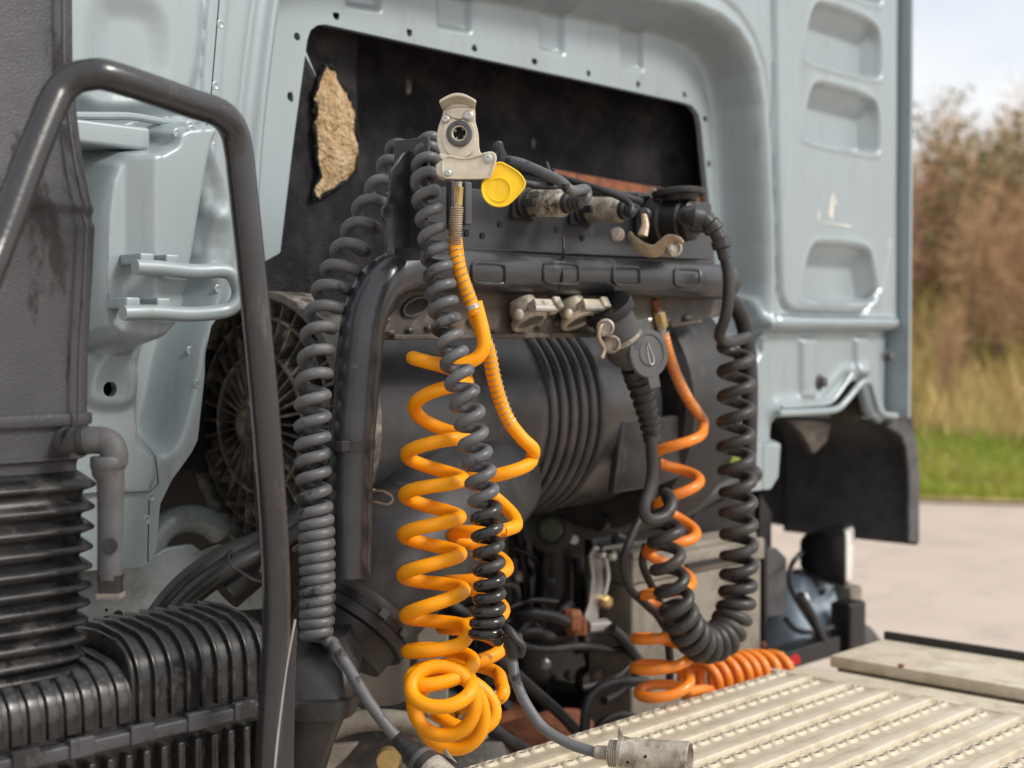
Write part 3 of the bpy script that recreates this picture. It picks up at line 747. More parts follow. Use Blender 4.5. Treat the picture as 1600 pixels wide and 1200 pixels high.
fl = MB(); fl.box(((xL + xB) / 2, YF + .002, zseamc - .009), ((xB - xL) / 2, 0, 0), (0, .015, 0), (0, 0, .0080)); fl.build('seam_flange', m_blackgrain, filt, bevel=.003)
for px in (-40, 30, 118, 212, 300, 372):
    p = PY(px, 1137, YF); MB().box((p[0], YF - .011, zseamc - .006), (.015, 0, 0), (0, .005, 0), (0, 0, .0105)).build('clip', m_blackgrain, filt, bevel=.002)
# outlet funnel beside the rail
fun = MB()
def fr(px, py, d, a, b): 
    c = P(px, py, d); s = superell(a, b, 28, 4); return np.array([c + RIGHT * x + _f0 * y for x, y in s])
loft(fun, [fr(500, 985, 1.92, .040, .06), fr(506, 1030, 1.90, .050, .07), fr(500, 1075, 1.88, .048, .07)])
fun.build('funnel', m_rubber, filt, smooth=50)
fun = MB(); loft(fun, [fr(500, 1073, 1.88, .046, .075), fr(500, 1076, 1.88, .054, .08), fr(498, 1102, 1.88, .053, .08), fr(498, 1105, 1.88, .045, .07)]); fun.build('funnel_flange', m_rubber, filt, smooth=40)
fun = MB(); loft(fun, [fr(492, 1103, 1.88, .046, .07), fr(476, 1170, 1.88, .036, .06), fr(462, 1240, 1.88, .03, .05)]); fun.build('lower_funnel', m_blackgloss, filt, smooth=50)

# big smooth duct from the drum down to the filter, with a band clamp
duct = thing('intake_hose', 'fat smooth black hose bending from the grey drum down to the filter funnel', 'intake hose', P(560, 980, 2.02))
cen = spline([P(760, 745, 2.42), P(690, 800, 2.24), P(622, 868, 2.13), P(566, 945, 2.06), P(522, 1012, 2.03)], 8)
rad = np.interp(np.linspace(0, 1, len(cen)), [0, .3, .6, .8, 1], [.10, .104, .100, .088, .076])
MB().sweep(cen, rad, 32).build('hose', m_rubber, duct, smooth=60)
i0 = int(len(cen) * .80)
ax = unit(cen[i0 + 1] - cen[i0 - 1])
MB().lathe([(.083, -.022), (.092, -.020), (.094, -.012), (.094, .012), (.092, .022), (.083, .024)], cen[i0], ax, 40).build('rubber_cuff', m_rubber, duct, smooth=30)
MB().lathe([(.0935, -.006), (.0965, -.006), (.0965, .006), (.0935, .006)], cen[i0], ax, 40).build('band_clamp', m_engine, duct, smooth=30)
side = unit(RIGHT * .8 + UP * .45 - FWD * .5); side = unit(side - ax * ax.dot(side))
for q, off in ((0.15, 0), (-.35, 0)):
    s2 = unit(side + unit(np.cross(ax, side)) * q)
    MB().box(cen[i0] + s2 * .099, s2 * .003, unit(np.cross(ax, s2)) * .007, ax * .006).build('clamp_screw', m_rubbergrey, duct, bevel=.0015)

# ------------------------------------------------------------------ bent black hand rail in front
rail = thing('hand_rail', 'bent black steel hand rail with rain drops arching across the near left corner', 'hand rail', P(430, 1250, 1.72))
rp_px = [(x, y, d * (.985 - .06 * min(1, max(0, (x - 90) / 330)))) for x, y, d in [(-178, 1500, 1.25), (-172, 1050, 1.26), (-140, 760, 1.27), (-40, 478, 1.31), (4, 365, 1.34), (46, 252, 1.37), (80, 168, 1.395), (94, 142, 1.405), (114, 124, 1.415), (140, 117, 1.425), (168, 118, 1.44), (240, 141, 1.50), (300, 162, 1.56), (330, 171, 1.59), (352, 184, 1.61), (366, 206, 1.63), (373, 236, 1.64), (378, 280, 1.645), (394, 430, 1.66), (414, 640, 1.68), (428, 830, 1.70), (432, 960, 1.71), (426, 1080, 1.72), (416, 1270, 1.73)]]
rc = spline([P(*p) for p in rp_px], 8)
MB().sweep(rc, .0158, 24).build('rail_tube', m_tubeblack, rail, smooth=60)
g = [P(461, 968, 1.595), P(464, 985, 1.595), P(460, 1080, 1.595), P(457, 1290, 1.595), P(424, 1290, 1.585), P(430, 1190, 1.585), P(445, 1060, 1.585), P(455, 1000, 1.59)]
MB().prism(g, _f0 * .004).build('gusset_plate', m_tubeblack, rail, bevel=.001)
ed = spline([P(461, 968, 1.593), P(455, 1000, 1.588), P(445, 1060, 1.583), P(430, 1190, 1.583), P(424, 1290, 1.583)], 6)
MB().sweep(ed, .0014, 6).build('worn_edge', m_steel, rail)
mb = MB()
for (x, y, s) in [(432, 1085, .010), (436, 1100, .0085), (434, 1122, .007), (430, 1092, .008), (428, 1075, .010), (437, 1090, .006), (441, 1078, .009), (412, 1122, .005)]:
    mb.ball(P(x - 4, y, 1.588) , s * .62, 8, (1.2, 1, 1.3))
mb.build('weld_bead', m_rust, rail)
mb = MB()
def on_rail(px, py):
    best = None
    d = np.linalg.norm(np.stack([((rc - CAMP) @ RIGHT) / ((rc - CAMP) @ FWD) * F + 800 - px, 600 - ((rc - CAMP) @ UP) / ((rc - CAMP) @ FWD) * F - py], 1), axis=1)
    i = int(d.argmin()); c = rc[i]; dep = (c - CAMP) @ FWD
    q = P(px, py, dep); off = q - c; h = math.sqrt(max(0, .0158 ** 2 - off.dot(off)))
    return q - FWD * h
for (x, y, s) in [(221, 128, .0028), (250, 150, .0032), (332, 168, .0034), (190, 121, .0015), (300, 158, .0020), (372, 222, .0018), (100, 190, .0016), (398, 470, .0012), (402, 500, .001), (300, 166, .0018), (314, 160, .0024), (341, 176, .0016), (206, 134, .0012), (270, 143, .0015), (286, 152, .0017)]:
    mb.ball(on_rail(x, y), s, 10, (1, 1, 1.25))
mb.build('rain_drops', m_water, rail)

# ------------------------------------------------------------------ coupling rail: bent tube, bracket plates, slots
YT = -.32
cr = thing('coupling_rail', 'black bent tube rail with a bracket plate that carries the sockets across the opening', 'coupling rail', PY(548, 860, YT))
tp = spline([PY(545, 900, YT), PY(546, 800, YT), PY(549, 700, YT), PY(556, 620, YT), PY(561, 560, YT), PY(568, 505, YT), PY(579, 470, YT), PY(598, 440, YT), PY(626, 424, YT), PY(660, 420, YT), PY(760, 424, YT), PY(900, 431, YT), PY(1040, 437, YT), PY(1135, 441, YT)], 8)
TR = .031
MB().sweep(tp, TR, 28).build('tube', m_railblack, cr, smooth=60)
def on_tube(px, py, off=0.0):
    """point on the front of the horizontal tube"""
    y = YT - TR
    for _ in range(6):
        q = PY(px, py, y)
        j = int(np.abs(tp[:, 0] - q[0]).argmin()) if True else 0
        zc = np.interp(q[0], tp[60:, 0], tp[60:, 2]); dz = np.clip((q[2] - zc) / TR, -.97, .97)
        y = YT - (TR + off) * math.sqrt(1 - dz * dz)
    return PY(px, py, y)
for (x0, x1, y0, y1) in [(738, 790, 408, 446), (850, 905, 408, 446), (958, 1000, 414, 448), (1054, 1094, 418, 449)]:
    cx, cy, a, b = (x0 + x1) / 2, (y0 + y1) / 2, (x1 - x0) / 2, (y1 - y0) / 2 * .86
    s = superell(a, b, 32, 5)
    pts = np.array([on_tube(cx + u, cy + v_ + u * .06, .001) for u, v_ in s])
    MB().sweep(pts, .0030, 8, closed=True).build('pressed_slot', m_railblack, cr)
# bracket back plate above the tube
pl = MB()
pl.prism([PY(x, y, -.285) for x, y in [(604, 300), (640, 292), (720, 292), (800, 302), (860, 292), (1000, 300), (1112, 318), (1118, 425), (640, 405), (604, 400)]], (0, .006, 0))
pl.build('back_plate', m_railblack, cr, bevel=.002)
MB().box((PY(660, 387, -.299) + PY(1100, 405, -.299)) / 2, (PY(1100, 405, -.299) - PY(660, 387, -.299)) / 2, (0, .014, 0), (0, 0, .0015)).build('plate_fold', m_railblack, cr, bevel=.001)
mb = MB()
for (x, y) in [(729, 365), (754, 368), (781, 350), (870, 358), (910, 372)]:
    p = PY(x, y, -.286); mb.lathe([(.0048, 0), (.0048, .0012), (.0001, .0012)], p, -EY, 16)
mb.build('plate_hole', m_hole, cr)
# tall side bracket behind the grey coil
sb = MB()
yb = -.36
sb.prism([PY(x, y, yb) for x, y in [(611, 268), (618, 258), (630, 240), (640, 234), (652, 236), (652, 386), (606, 386), (604, 350), (598, 338), (598, 326), (606, 316), (610, 300)]], (0, .005, 0))
sb.box(PY(644, 312, yb - .001), (.003, 0, 0), (0, .034, 0), (0, 0, .083))
sb.build('side_bracket', m_railblack, cr, bevel=.0012)
gb = MB(); gb.box(PY(716, 322, -.34), (.020, 0, 0), (0, .006, 0), (0, 0, .035)); gb.build('coupling_mount', m_railblack, cr, bevel=.003)
gb = MB(); gb.box(PY(730, 318, -.352), (.007, 0, 0), (0, .004, 0), (0, 0, .031)); gb.build('mount_edge', m_rubbergrey, cr, bevel=.003)
# muddy web under the tube with an oval cut-out
wx = []
outer = [(592, 528), (604, 500), (640, 452), (668, 436), (760, 448), (900, 458), (1040, 464), (1136, 466), (1140, 492), (1090, 500), (1030, 512), (1000, 526), (800, 529)]
op = [PY(x, y, -.295) for x, y in outer]
web = MB(); web.prism(op, (0, .006, 0)); web.build('web_plate', m_railmud, cr, bevel=.002)
fl = MB()
fl.box((PY(600, 527, -.28) + PY(1020, 522, -.28)) / 2, (PY(1020, 522, -.28) - PY(600, 527, -.28)) / 2, (0, .022, 0), (0, 0, .004)); fl.build('web_flange', m_railmud, cr, bevel=.002)
ov = MB(); c = PY(650, 479, -.2985); s = superell(.024, .0115, 28, 2)
ov.add([c + V((a, 0, b + a * .28)) for a, b in s], [tuple(range(28))]); ov.build('web_cutout', m_hole, cr)
rim = MB(); rim.sweep(np.array([c + V((a * 1.03, -.0005, b * 1.05 + a * .28)) for a, b in s]), .0022, 6, closed=True); rim.build('cutout_rim', m_railmud, cr)
for k in range(16):                                                     # clods of dried mud
    px = 606 + (k * 67) % 500; p = PY(px, 500 + (k * 13) % 22 - (px - 600) * .012, -.300)
    MB().ball(p, .005 + .004 * ((k * 7) % 5) / 5, 8, (1.5, .7, .8)).build('dried_mud', m_railmud, cr)
# cable tie on the post
tpx = PY(548, 695, YT)
MB().lathe([(TR + .0005, -.006), (TR + .0025, -.006), (TR + .0025, .006), (TR + .0005, .006)], tpx, EZ, 30).build('cable_tie', m_rubber, cr)
MB().box(PY(536, 697, YT - .034), (.007, 0, 0), (0, .006, 0), (0, 0, .007)).build('tie_head', m_rubber, cr, bevel=.001)

# ------------------------------------------------------------------ grey drum with a spoked fan-like end
DC = V((0, .0, 1.53))
drum = thing('drum', 'big dull grey drum with a cluster of raised rings lying under the coupling rail', 'drum', (-.1, .0, 1.34))
mb = MB(); mb.lathe([(.0001, -.53), (.185, -.53), (.190, -.52), (.190, -.15), (.188, -.14), (.188, .20), (.18, .22), (.0001, .22)], DC, EX, 72); mb.build('shell', m_drum, drum, smooth=30)
for k in range(6):
    xk = -.098 + k * .0265
    mb = MB(); mb.lathe([(.186, -.009), (.193, -.0075), (.1955, -.004), (.1955, .004), (.193, .0075), (.186, .009)], DC + EX * xk, EX, 72); mb.build('raised_ring', m_drum, drum, smooth=50)
mb = MB(); mb.lathe([(.19, -.03), (.202, -.028), (.202, .0), (.196, .004), (.19, .004)], DC - EX * .505, EX, 72); mb.build('end_rim', m_drum, drum, smooth=30)
# right hand black shroud beyond the drum
sh = thing('end_shroud', 'dark brown black curved shroud behind the right-hand coils', 'shroud', (.4, .05, 1.3))
MB().lathe([(.0001, .26), (.235, .26), (.248, .27), (.252, .30), (.252, .42), (.24, .43), (.0001, .43)], DC + V((0, .03, -.0)), EX, 64).build('shroud', m_rubber, sh, smooth=35)
MB().lathe([(.0001, .22), (.13, .22), (.15, .235), (.15, .262), (.0001, .262)], DC + V((0, 0, -.01)), EX, 48).build('shroud_boss', m_railmud, sh, smooth=35)
MB().sweep(spline([PY(1100, 470, -.2), PY(1136, 466, -.2), PY(1156, 490, -.2), PY(1168, 540, -.2), PY(1172, 620, -.2), PY(1168, 760, -.2)], 8), .016, 14).build('edge_hose', m_rubber, sh)
MB().prism([PY(x, y, -.21) for x, y in [(1040, 470), (1100, 472), (1110, 490), (1096, 506), (1050, 512)]], (0, .03, 0)).build('mud_bracket', m_railmud, sh, bevel=.004)
MB().prism([PY(x, y, -.19) for x, y in [(975, 655), (1072, 648), (1065, 745), (1030, 760), (960, 772)]], (0, .02, 0)).build('grey_flap', m_drum, sh, bevel=.006)

fan = thing('fan', 'round oily black fan wheel with radiating spokes between the hand rail and grey coil', 'fan', (-.555, .0, 1.33))
FC = V((-.560, .0, 1.53))
nrm = -EX
MB().lathe([(.0001, -.06), (.205, -.06), (.205, .01), (.195, .014), (.188, .004), (.188, -.03), (.0001, -.035)], FC, nrm, 64).build('fan_rim', m_fan, fan, smooth=35)
MB().lathe([(.038, -.035), (.038, .028), (.033, .034), (.026, .034), (.024, .028), (.0001, .026)], FC, nrm, 32).build('hub', m_fan, fan, smooth=30)
MB().lathe([(.104, -.03), (.104, .014), (.108, .016), (.112, .014), (.112, -.03)], FC, nrm, 56).build('inner_ring', m_fan, fan, smooth=30)
MB().lathe([(.160, -.03), (.160, .006), (.163, .008), (.166, .006), (.166, -.03)], FC, nrm, 56).build('outer_ring', m_fan, fan, smooth=30)
sp0 = None
for k in range(34):
    a = 2 * math.pi * k / 34
    u = V((0, math.cos(a), math.sin(a))); w = V((0, -math.sin(a), math.cos(a)))
    mb = MB(); A, B = FC + u * .036 + nrm * .022, FC + u * .192 + nrm * .004
    mb.add([A - w * .0018 - nrm * .05, A - w * .0018, A + w * .0018, A + w * .0018 - nrm * .05, B - w * .0026 - nrm * .036, B - w * .0026, B + w * .0026, B + w * .0026 - nrm * .036],
           [(0, 1, 2, 3), (7, 6, 5, 4), (0, 4, 5, 1), (1, 5, 6, 2), (2, 6, 7, 3), (3, 7, 4, 0)])
    mb.build('spoke', m_fan, fan)
for k in range(12):
    a = 2 * math.pi * (k + .5) / 12; u = V((0, math.cos(a), math.sin(a))); w = V((0, -math.sin(a), math.cos(a)))
    MB().box(FC + u * .137 - nrm * .012, u * .022, w * .017, nrm * .010).build('grime_pad', m_fan, fan, bevel=.006)
# ------------------------------------------------------------------ coiled hoses and cables
def helix(ys, xl, xr, depth, tube_px=None, tube=None, spt=26, ph0=0.0, rr=0.0, lead=None):
    """ys: picture height of each right-hand turning point; xl / xr: tables (y, x) of the outer edges; depth: table (y, metres)
    or a function of the point.  Returns the hose's centre line as real 3-D points on a helix round a bending axis."""
    ys = np.array(ys, float); k = len(ys)
    th = np.arange(0, (k - 1) * spt + 1) / spt
    yy = np.interp(th, np.arange(k), ys)
    # smooth the pitch
    ker = np.ones(spt) / spt
    ye = np.concatenate([yy[0] + (yy[1] - yy[0]) * np.arange(-spt, 0), yy, yy[-1] + (yy[-1] - yy[-2]) * np.arange(1, spt + 1)])
    yy = np.convolve(ye, ker, 'same')[spt:-spt]
    L = np.interp(yy, *np.array(xl, float).T); Rr = np.interp(yy, *np.array(xr, float).T)
    d = np.interp(yy, *np.array(depth, float).T)
    ax = np.array([P((a + b) / 2, y, q) for a, b, y, q in zip(L, Rr, yy, d)])
    rad = (Rr - L) / 2 * d / F - tube
    rad = rad * (1 + rr * np.sin(th * 5.1) + rr * .6 * np.sin(th * 11.7 + 1))
    t, N, B = frames(ax, RIGHT)
    a = th * 2 * math.pi + ph0
    N2 = RIGHT[None] - t * (t @ RIGHT)[:, None]; N2 /= np.linalg.norm(N2, axis=1)[:, None]
    B2 = np.cross(t, N2)
    return ax + rad[:, None] * (np.cos(a)[:, None] * N2 + np.sin(a)[:, None] * B2)

# left grey coiled cable
ysA = [232, 252, 277, 314, 351, 386, 415, 445, 477, 510, 546, 584, 617, 652, 684, 710, 737, 767, 795, 814, 832, 850, 867, 884, 901, 918, 935, 952, 969, 985, 1001]
xrA = [(232, 660), (252, 640), (277, 612), (314, 609), (351, 597), (386, 582), (415, 566), (445, 552), (477, 539), (510, 529), (546, 525), (584, 522), (617, 519), (684, 518), (767, 520), (815, 523), (872, 525), (960, 525), (985, 521), (1000, 519)]
xlA = [(232, 605), (252, 590), (277, 581), (314, 555), (351, 538), (386, 520), (415, 505), (445, 490), (477, 478), (510, 469), (546, 465), (584, 461), (617, 459), (684, 458), (767, 461), (815, 464), (872, 466), (960, 467), (985, 466), (1000, 468)]
ca = thing('coiled_cable', 'long grey coiled cable hanging left of the black rail post, tightly wound at its bottom', 'coiled cable', P(494, 1000, 1.84))
hA = helix(ysA, xlA, xrA, [(232, 2.02), (400, 1.93), (600, 1.87), (1000, 1.84)], tube=.0078, rr=.018)
hA = np.vstack([hA, spline([hA[-1], P(520, 1004, 1.84), P(528, 1018, 1.83), P(545, 1045, 1.82), P(575, 1095, 1.80), P(607, 1138, 1.79), P(628, 1162, 1.785), P(640, 1178, 1.78)], 10)[1:]])
MB().sweep(hA, .0078, 12).build('cable', m_coil, ca, smooth=60)
# middle grey coil, black lower half
ysB = [216, 232, 250, 273, 299, 328, 358, 387, 417, 446, 472, 499, 525, 552, 582, 614, 647, 678, 709, 739, 768, 796, 824, 852, 880, 905, 928, 949, 968, 985, 1000]
xrB = [(216, 690), (250, 690), (299, 689), (358, 699), (417, 710), (475, 718), (525, 726), (582, 742), (614, 751), (647, 760), (680, 766), (739, 777), (795, 785), (852, 790), (932, 792), (970, 790), (1000, 787)]
xlB = [(216, 655), (250, 642), (299, 639), (358, 650), (417, 658), (475, 666), (525, 675), (582, 690), (614, 696), (647, 705), (680, 712), (739, 722), (795, 732), (852, 736), (932, 738), (1000, 730)]
cb = thing('coiled_cable', 'middle grey coiled cable hanging below the metal coupling, black and wet in its lower half', 'coiled cable', P(760, 1000, 1.83))
hB = helix(ysB, xlB, xrB, [(216, 1.93), (300, 1.88), (600, 1.83), (1000, 1.83)], tube=.0073, rr=.018)
split = int(len(hB) * .60)
hBt = np.vstack([spline([P(640, 236, 1.98), P(655, 222, 1.97), hB[0]], 8)[:-1], hB])
kB = int(len(hBt) * .70)
MB().sweep(hBt[:kB + 1], .0073, 12).build('cable', m_coilmid, cb, smooth=60)
MB().sweep(hBt[kB:], .0073, 12).build('wet_cable', m_blackwet, cb, smooth=60)
ext = spline([hB[-1], P(793, 1006, 1.83), P(800, 1030, 1.82), P(806, 1062, 1.81), P(822, 1100, 1.80), P(850, 1138, 1.79), P(890, 1162, 1.775), P(925, 1174, 1.765), P(952, 1180, 1.76)], 10)
MB().sweep(ext[6:], .0070, 12).build('cable_tail', m_coil, cb, smooth=60)
ce = thing('cable_clip', 'black rubber clip clasping the grey cable under the middle coil', 'cable clip', P(803, 1005, 1.82))
MB().lathe([(.0072, -.014), (.0122, -.014), (.0128, -.010), (.0128, .010), (.0122, .014), (.0072, .014)], P(803, 1008, 1.82), unit(P(808, 1050, 1.82) - P(798, 990, 1.82)), 24).build('clip_sleeve', m_rubber, ce, smooth=30)
MB().sweep(spline([P(789, 980, 1.82), P(797, 986, 1.81), P(806, 998, 1.806), P(816, 1010, 1.808), P(812, 1024, 1.815)], 6), .0055, 10).build('clip_strap', m_rubber, ce)

# front yellow hose
c1 = thing('air_hose', 'bright yellow orange coiled air hose in front, wide loops ending in a tangled bundle', 'air hose', P(690, 1180, 1.86))
ysC = [598, 684, 748, 808, 868, 928, 990]
xlC = [(560, 640), (640, 634), (712, 622), (780, 618), (843, 616), (900, 615), (958, 620), (1023, 627)]
xrC = [(560, 752), (598, 742), (685, 742), (748, 737), (808, 732), (868, 733), (928, 739), (990, 746), (1023, 750)]
TY = .0094
hC = helix(ysC, xlC, xrC, [(560, 1.93), (700, 1.90), (1000, 1.87)], tube=TY, rr=.01)
dC = 1.90
start = spline([P(742, 470, 1.875), P(750, 500, 1.875), P(756, 528, 1.873), P(754, 548, 1.872), P(738, 564, 1.870), P(706, 571, 1.866), P(675, 567, 1.866), P(652, 561, 1.872), P(645, 559, 1.89), P(652, 562, 1.915), P(690, 572, 1.935), P(722, 583, 1.932), hC[0]], 8)
ring = lambda cx, cy, rx, ry, d, a, tilt=0: P(cx + rx * math.cos(a) - tilt * ry * math.sin(a), cy - ry * math.sin(a) + tilt * rx * math.cos(a), d - math.sqrt(max(0, rx * rx - ry * ry)) * d / F * -math.sin(a) * .8)
# bundle: rings that tip over towards the camera, one after the other
keys = [(0.0, 688, 990, 48, 8, 1.870), (.5, 688, 1022, 54, 10, 1.870), (1.0, 690, 1030, 52, 14, 1.866), (1.5, 689, 1066, 49, 25, 1.832), (2.0, 690, 1066, 50, 27, 1.820),
        (2.6, 691, 1082, 51, 42, 1.812), (3.0, 692, 1090, 53, 52, 1.822), (3.5, 697, 1103, 54, 58, 1.842), (4.0, 702, 1110, 56, 62, 1.862), (4.6, 708, 1114, 58, 60, 1.890), (5.0, 716, 1106, 60, 50, 1.920), (5.45, 722, 1086, 58, 40, 1.95)]
ka = np.array(keys)
bt = []
for q in np.arange(0.04, 5.42, 1 / 30):
    v = [np.interp(q, ka[:, 0], ka[:, i]) for i in range(1, 6)]
    a = -q * 2 * math.pi                              # front strand runs right to left
    bt.append(ring(v[0], v[1], v[2], v[3], v[4], a, .06))
bt = np.array(bt)
hh = np.vstack([start[:-1], hC, bt[1:]])
ker = np.ones(5) / 5
hs = np.stack([np.convolve(np.pad(hh[:, i], 2, 'edge'), ker, 'valid') for i in range(3)], 1)
MB().sweep(hs, TY, 16).build('hose', m_yellow, c1, smooth=60)

# second yellow hose behind it
c2 = thing('air_hose', 'second yellow orange coiled air hose, smeared with grease, hanging behind the black lower coil', 'air hose', P(740, 1060, 1.97))
ysD = [715, 808, 883, 950, 1015, 1062]
xlD = [(700, 728), (760, 722), (838, 696), (912, 686), (960, 678), (1062, 684)]
xrD = [(700, 842), (760, 840), (808, 819), (883, 804), (950, 798), (1015, 793), (1062, 792)]
hD = helix(ysD, xlD, xrD, [(700, 1.96), (1062, 1.97)], tube=TY, rr=.012)
sD = spline([P(711, 372, 1.875), P(716, 410, 1.874), P(724, 440, 1.874), P(738, 478, 1.885), P(752, 520, 1.90), P(763, 548, 1.91), P(770, 585, 1.92), P(780, 622, 1.93), P(794, 656, 1.935), P(815, 684, 1.935), P(833, 702, 1.94), hD[0]], 8)
eD = spline([hD[-1], P(786, 1084, 1.945), P(768, 1096, 1.95), P(740, 1100, 1.98), P(715, 1110, 2.0), P(705, 1135, 2.0), P(730, 1150, 1.96), P(760, 1135, 1.94)], 8)
MB().sweep(np.vstack([sD, hD[1:31]]), TY, 16).build('hose', m_yellow, c2, smooth=60)
MB().sweep(np.vstack([hD[30:], eD[1:]]), TY, 16).build('greasy_hose', m_yellowgrease, c2, smooth=60)
# hose from the coupling into the first coil
s1 = spline([P(708, 370, 1.868), P(714, 405, 1.866), P(724, 440, 1.866), P(737, 476, 1.870), P(742, 470 + 20, 1.873)], 8)
def spring(line, rad, pitch, wire, name, parent, material, mb=None):
    ln = np.concatenate([[0], np.cumsum(np.linalg.norm(np.diff(line, axis=0), axis=1))])
    n = int(ln[-1] / pitch * 12)
    s = np.linspace(0, ln[-1], n); c = np.stack([np.interp(s, ln, line[:, i]) for i in range(3)], 1)
    t, N, B = frames(c, RIGHT); a = s / pitch * 2 * math.pi
    h = c + rad * (np.cos(a)[:, None] * N + np.sin(a)[:, None] * B)
    return MB().sweep(h, wire, 5).build(name, material, parent, smooth=60)
MB().sweep(s1, .0085, 14).build('hose_end', m_yellow, c1, smooth=60)
spring(s1[:-2], .0096, .0085, .00085, 'spring_guard', c1, m_spring)
spring(sD[28:-22], .0106, .0085, .0009, 'spring_guard', c2, m_spring)
up = spline([P(715, 284, 1.862), P(714, 320, 1.862), P(712, 350, 1.864), P(710, 382, 1.866)], 8)
MB().sweep(up, .0060, 14).build('hose_stem', m_castdirty, c1)
spring(up[9:], .0082, .0030, .0012, 'tight_spring', c1, m_spring)
MB().cyl(P(716, 292, 1.862), P(715, 322, 1.862), .0075, .0068, 6).build('hex_fitting', m_brass, c1, bevel=.001)
for q in (.0, .0022, .0044):
    tt = unit(P(737, 476, 1.87) - P(733, 466, 1.87))
    MB().lathe([(.0092, -.0008), (.0108, -.0008), (.0108, .0008), (.0092, .0008)], P(737, 478, 1.871) + tt * q, tt, 20).build('spring_end', m_steel, c1)

# right orange hose
YE = -.27
c3 = thing('air_hose', 'orange coiled air hose dropping from a brass fitting to a heap behind the planks', 'air hose', PY(1050, 1090, YE))
dE = lambda x, y, Y: (PY(x, y, Y) - CAMP) @ FWD
ysE = [676, 752, 828, 906, 972]
xlE = [(660, 1010), (712, 1008), (795, 1018), (868, 999), (935, 990), (995, 987)]
xrE = [(660, 1106), (752, 1104), (828, 1099), (906, 1092), (972, 1078), (1000, 1075)]
tE = .0096
hE = helix(ysE, xlE, xrE, [(660, dE(1056, 700, YE)), (1000, dE(1040, 990, YE))], tube=tE, rr=.01)
sE = spline([PY(1036, 520, -.30), PY(1044, 550, -.30), PY(1058, 590, -.29), PY(1074, 622, -.285), PY(1090, 645, -.28), PY(1100, 660, -.275), hE[0]], 8)
dq = dE(1040, 1050, YE)
kE = np.array([(0, 1034, 975, 44, 9, dq), (.5, 1034, 1000, 44, 11, dq), (1.0, 1036, 1020, 46, 12, dq), (1.5, 1034, 1046, 44, 14, dq - .01), (2.0, 1036, 1060, 44, 16, dq - .02), (2.5, 1036, 1085, 40, 18, dq - .01), (3.0, 1046, 1090, 42, 20, dq + .02)])
bE = np.array([ring(*[np.interp(q, kE[:, 0], kE[:, i]) for i in range(1, 6)], -q * 2 * math.pi, .05) for q in np.arange(.04, 3.0, 1 / 30)])
# heap: tight turns lying along the frame behind the planks
hp_ax = spline([PY(1080, 1072, -.20), PY(1110, 1062, -.20), PY(1145, 1056, -.20), PY(1175, 1052, -.20), PY(1215, 1052, -.20)], 30)
t_, N_, B_ = frames(hp_ax, EZ)
ang = np.linspace(0, 2 * math.pi * 8, len(hp_ax) * 1)
hp_s = np.linspace(0, 1, 260); ax2 = np.stack([np.interp(hp_s, np.linspace(0, 1, len(hp_ax)), hp_ax[:, i]) for i in range(3)], 1)
t_, N_, B_ = frames(ax2, EZ); ang = hp_s * 2 * math.pi * 8.5
heap = ax2 + (np.cos(ang)[:, None] * N_ + np.sin(ang)[:, None] * B_) * .041
allE = np.vstack([sE[:-1], hE, bE[1:], heap[6:]])
allE = np.stack([np.convolve(np.pad(allE[:, i], 2, 'edge'), ker, 'valid') for i in range(3)], 1)
MB().sweep(allE, tE, 14).build('hose', m_orange, c3, smooth=60)
spring(sE[:-12], .0100, .0085, .0010, 'spring_guard', c3, m_spring)
MB().sweep(np.array([PY(1027, 487, -.30), PY(1031, 505, -.30), PY(1034, 520, -.30), PY(1040, 542, -.30)]), [.0085, .0095, .0085, .0078], 14).build('hose_stem', m_castdirty, c3)
MB().cyl(PY(1028, 489, -.30), PY(1034, 512, -.30), .0125, .0118, 6).build('hex_fitting', m_brass, c3, bevel=.001)
MB().cyl(PY(1022, 470, -.295), PY(1028, 489, -.30), .009, .009, 12).build('elbow_stub', m_rust, c3)

# right black coil with its U-turn
YG = -.33
c4 = thing('coiled_cable', 'thick black coiled cable at the far right that turns back up in a U', 'coiled cable', PY(1120, 1030, YG))
axp = [(1150, 522), (1150, 560), (1150, 612), (1150, 657), (1150, 700), (1152, 745), (1154, 790), (1154, 840), (1155, 890), (1152, 930), (1145, 966), (1128, 996), (1102, 1006), (1080, 992), (1064, 965), (1054, 935), (1048, 905), (1042, 870), (1040, 838), (1042, 806), (1040, 788)]
axG = spline([PY(x, y, YG) for x, y in axp], 20)
ln = np.concatenate([[0], np.cumsum(np.linalg.norm(np.diff(axG, axis=0), axis=1))])
# turns against arc length: spacing in picture pixels per turn at each axis point
pitch = [40, 41, 42, 43, 40, 37, 36, 36, 33, 28, 24, 22, 21, 22, 26, 32, 38, 42, 44, 46, 48]
pit = np.interp(np.linspace(0, 1, len(axG)), np.linspace(0, 1, len(pitch)), pitch) * 2.4 / F
turn = np.concatenate([[0], np.cumsum(np.diff(ln) / pit[1:])])
tt = np.arange(0, turn[-1], 1 / 26)
axc = np.stack([np.interp(tt, turn, axG[:, i]) for i in range(3)], 1)
rG = np.interp(tt / turn[-1], [0, .3, .6, .8, 1], [.0268, .0282, .0284, .0262, .0240])
t_, N_, B_ = frames(axc, RIGHT)
a = tt * 2 * math.pi
hG = axc + rG[:, None] * (np.cos(a)[:, None] * N_ + np.sin(a)[:, None] * B_) * (1 + .02 * np.sin(tt * 4.3))[:, None]
tG = .0102
pre = spline([PY(1133, 402, -.385), PY(1138, 430, -.39), PY(1138, 465, -.39), PY(1133, 498, -.385), PY(1124, 525, -.37), PY(1140, 535, -.36), hG[2]], 8)
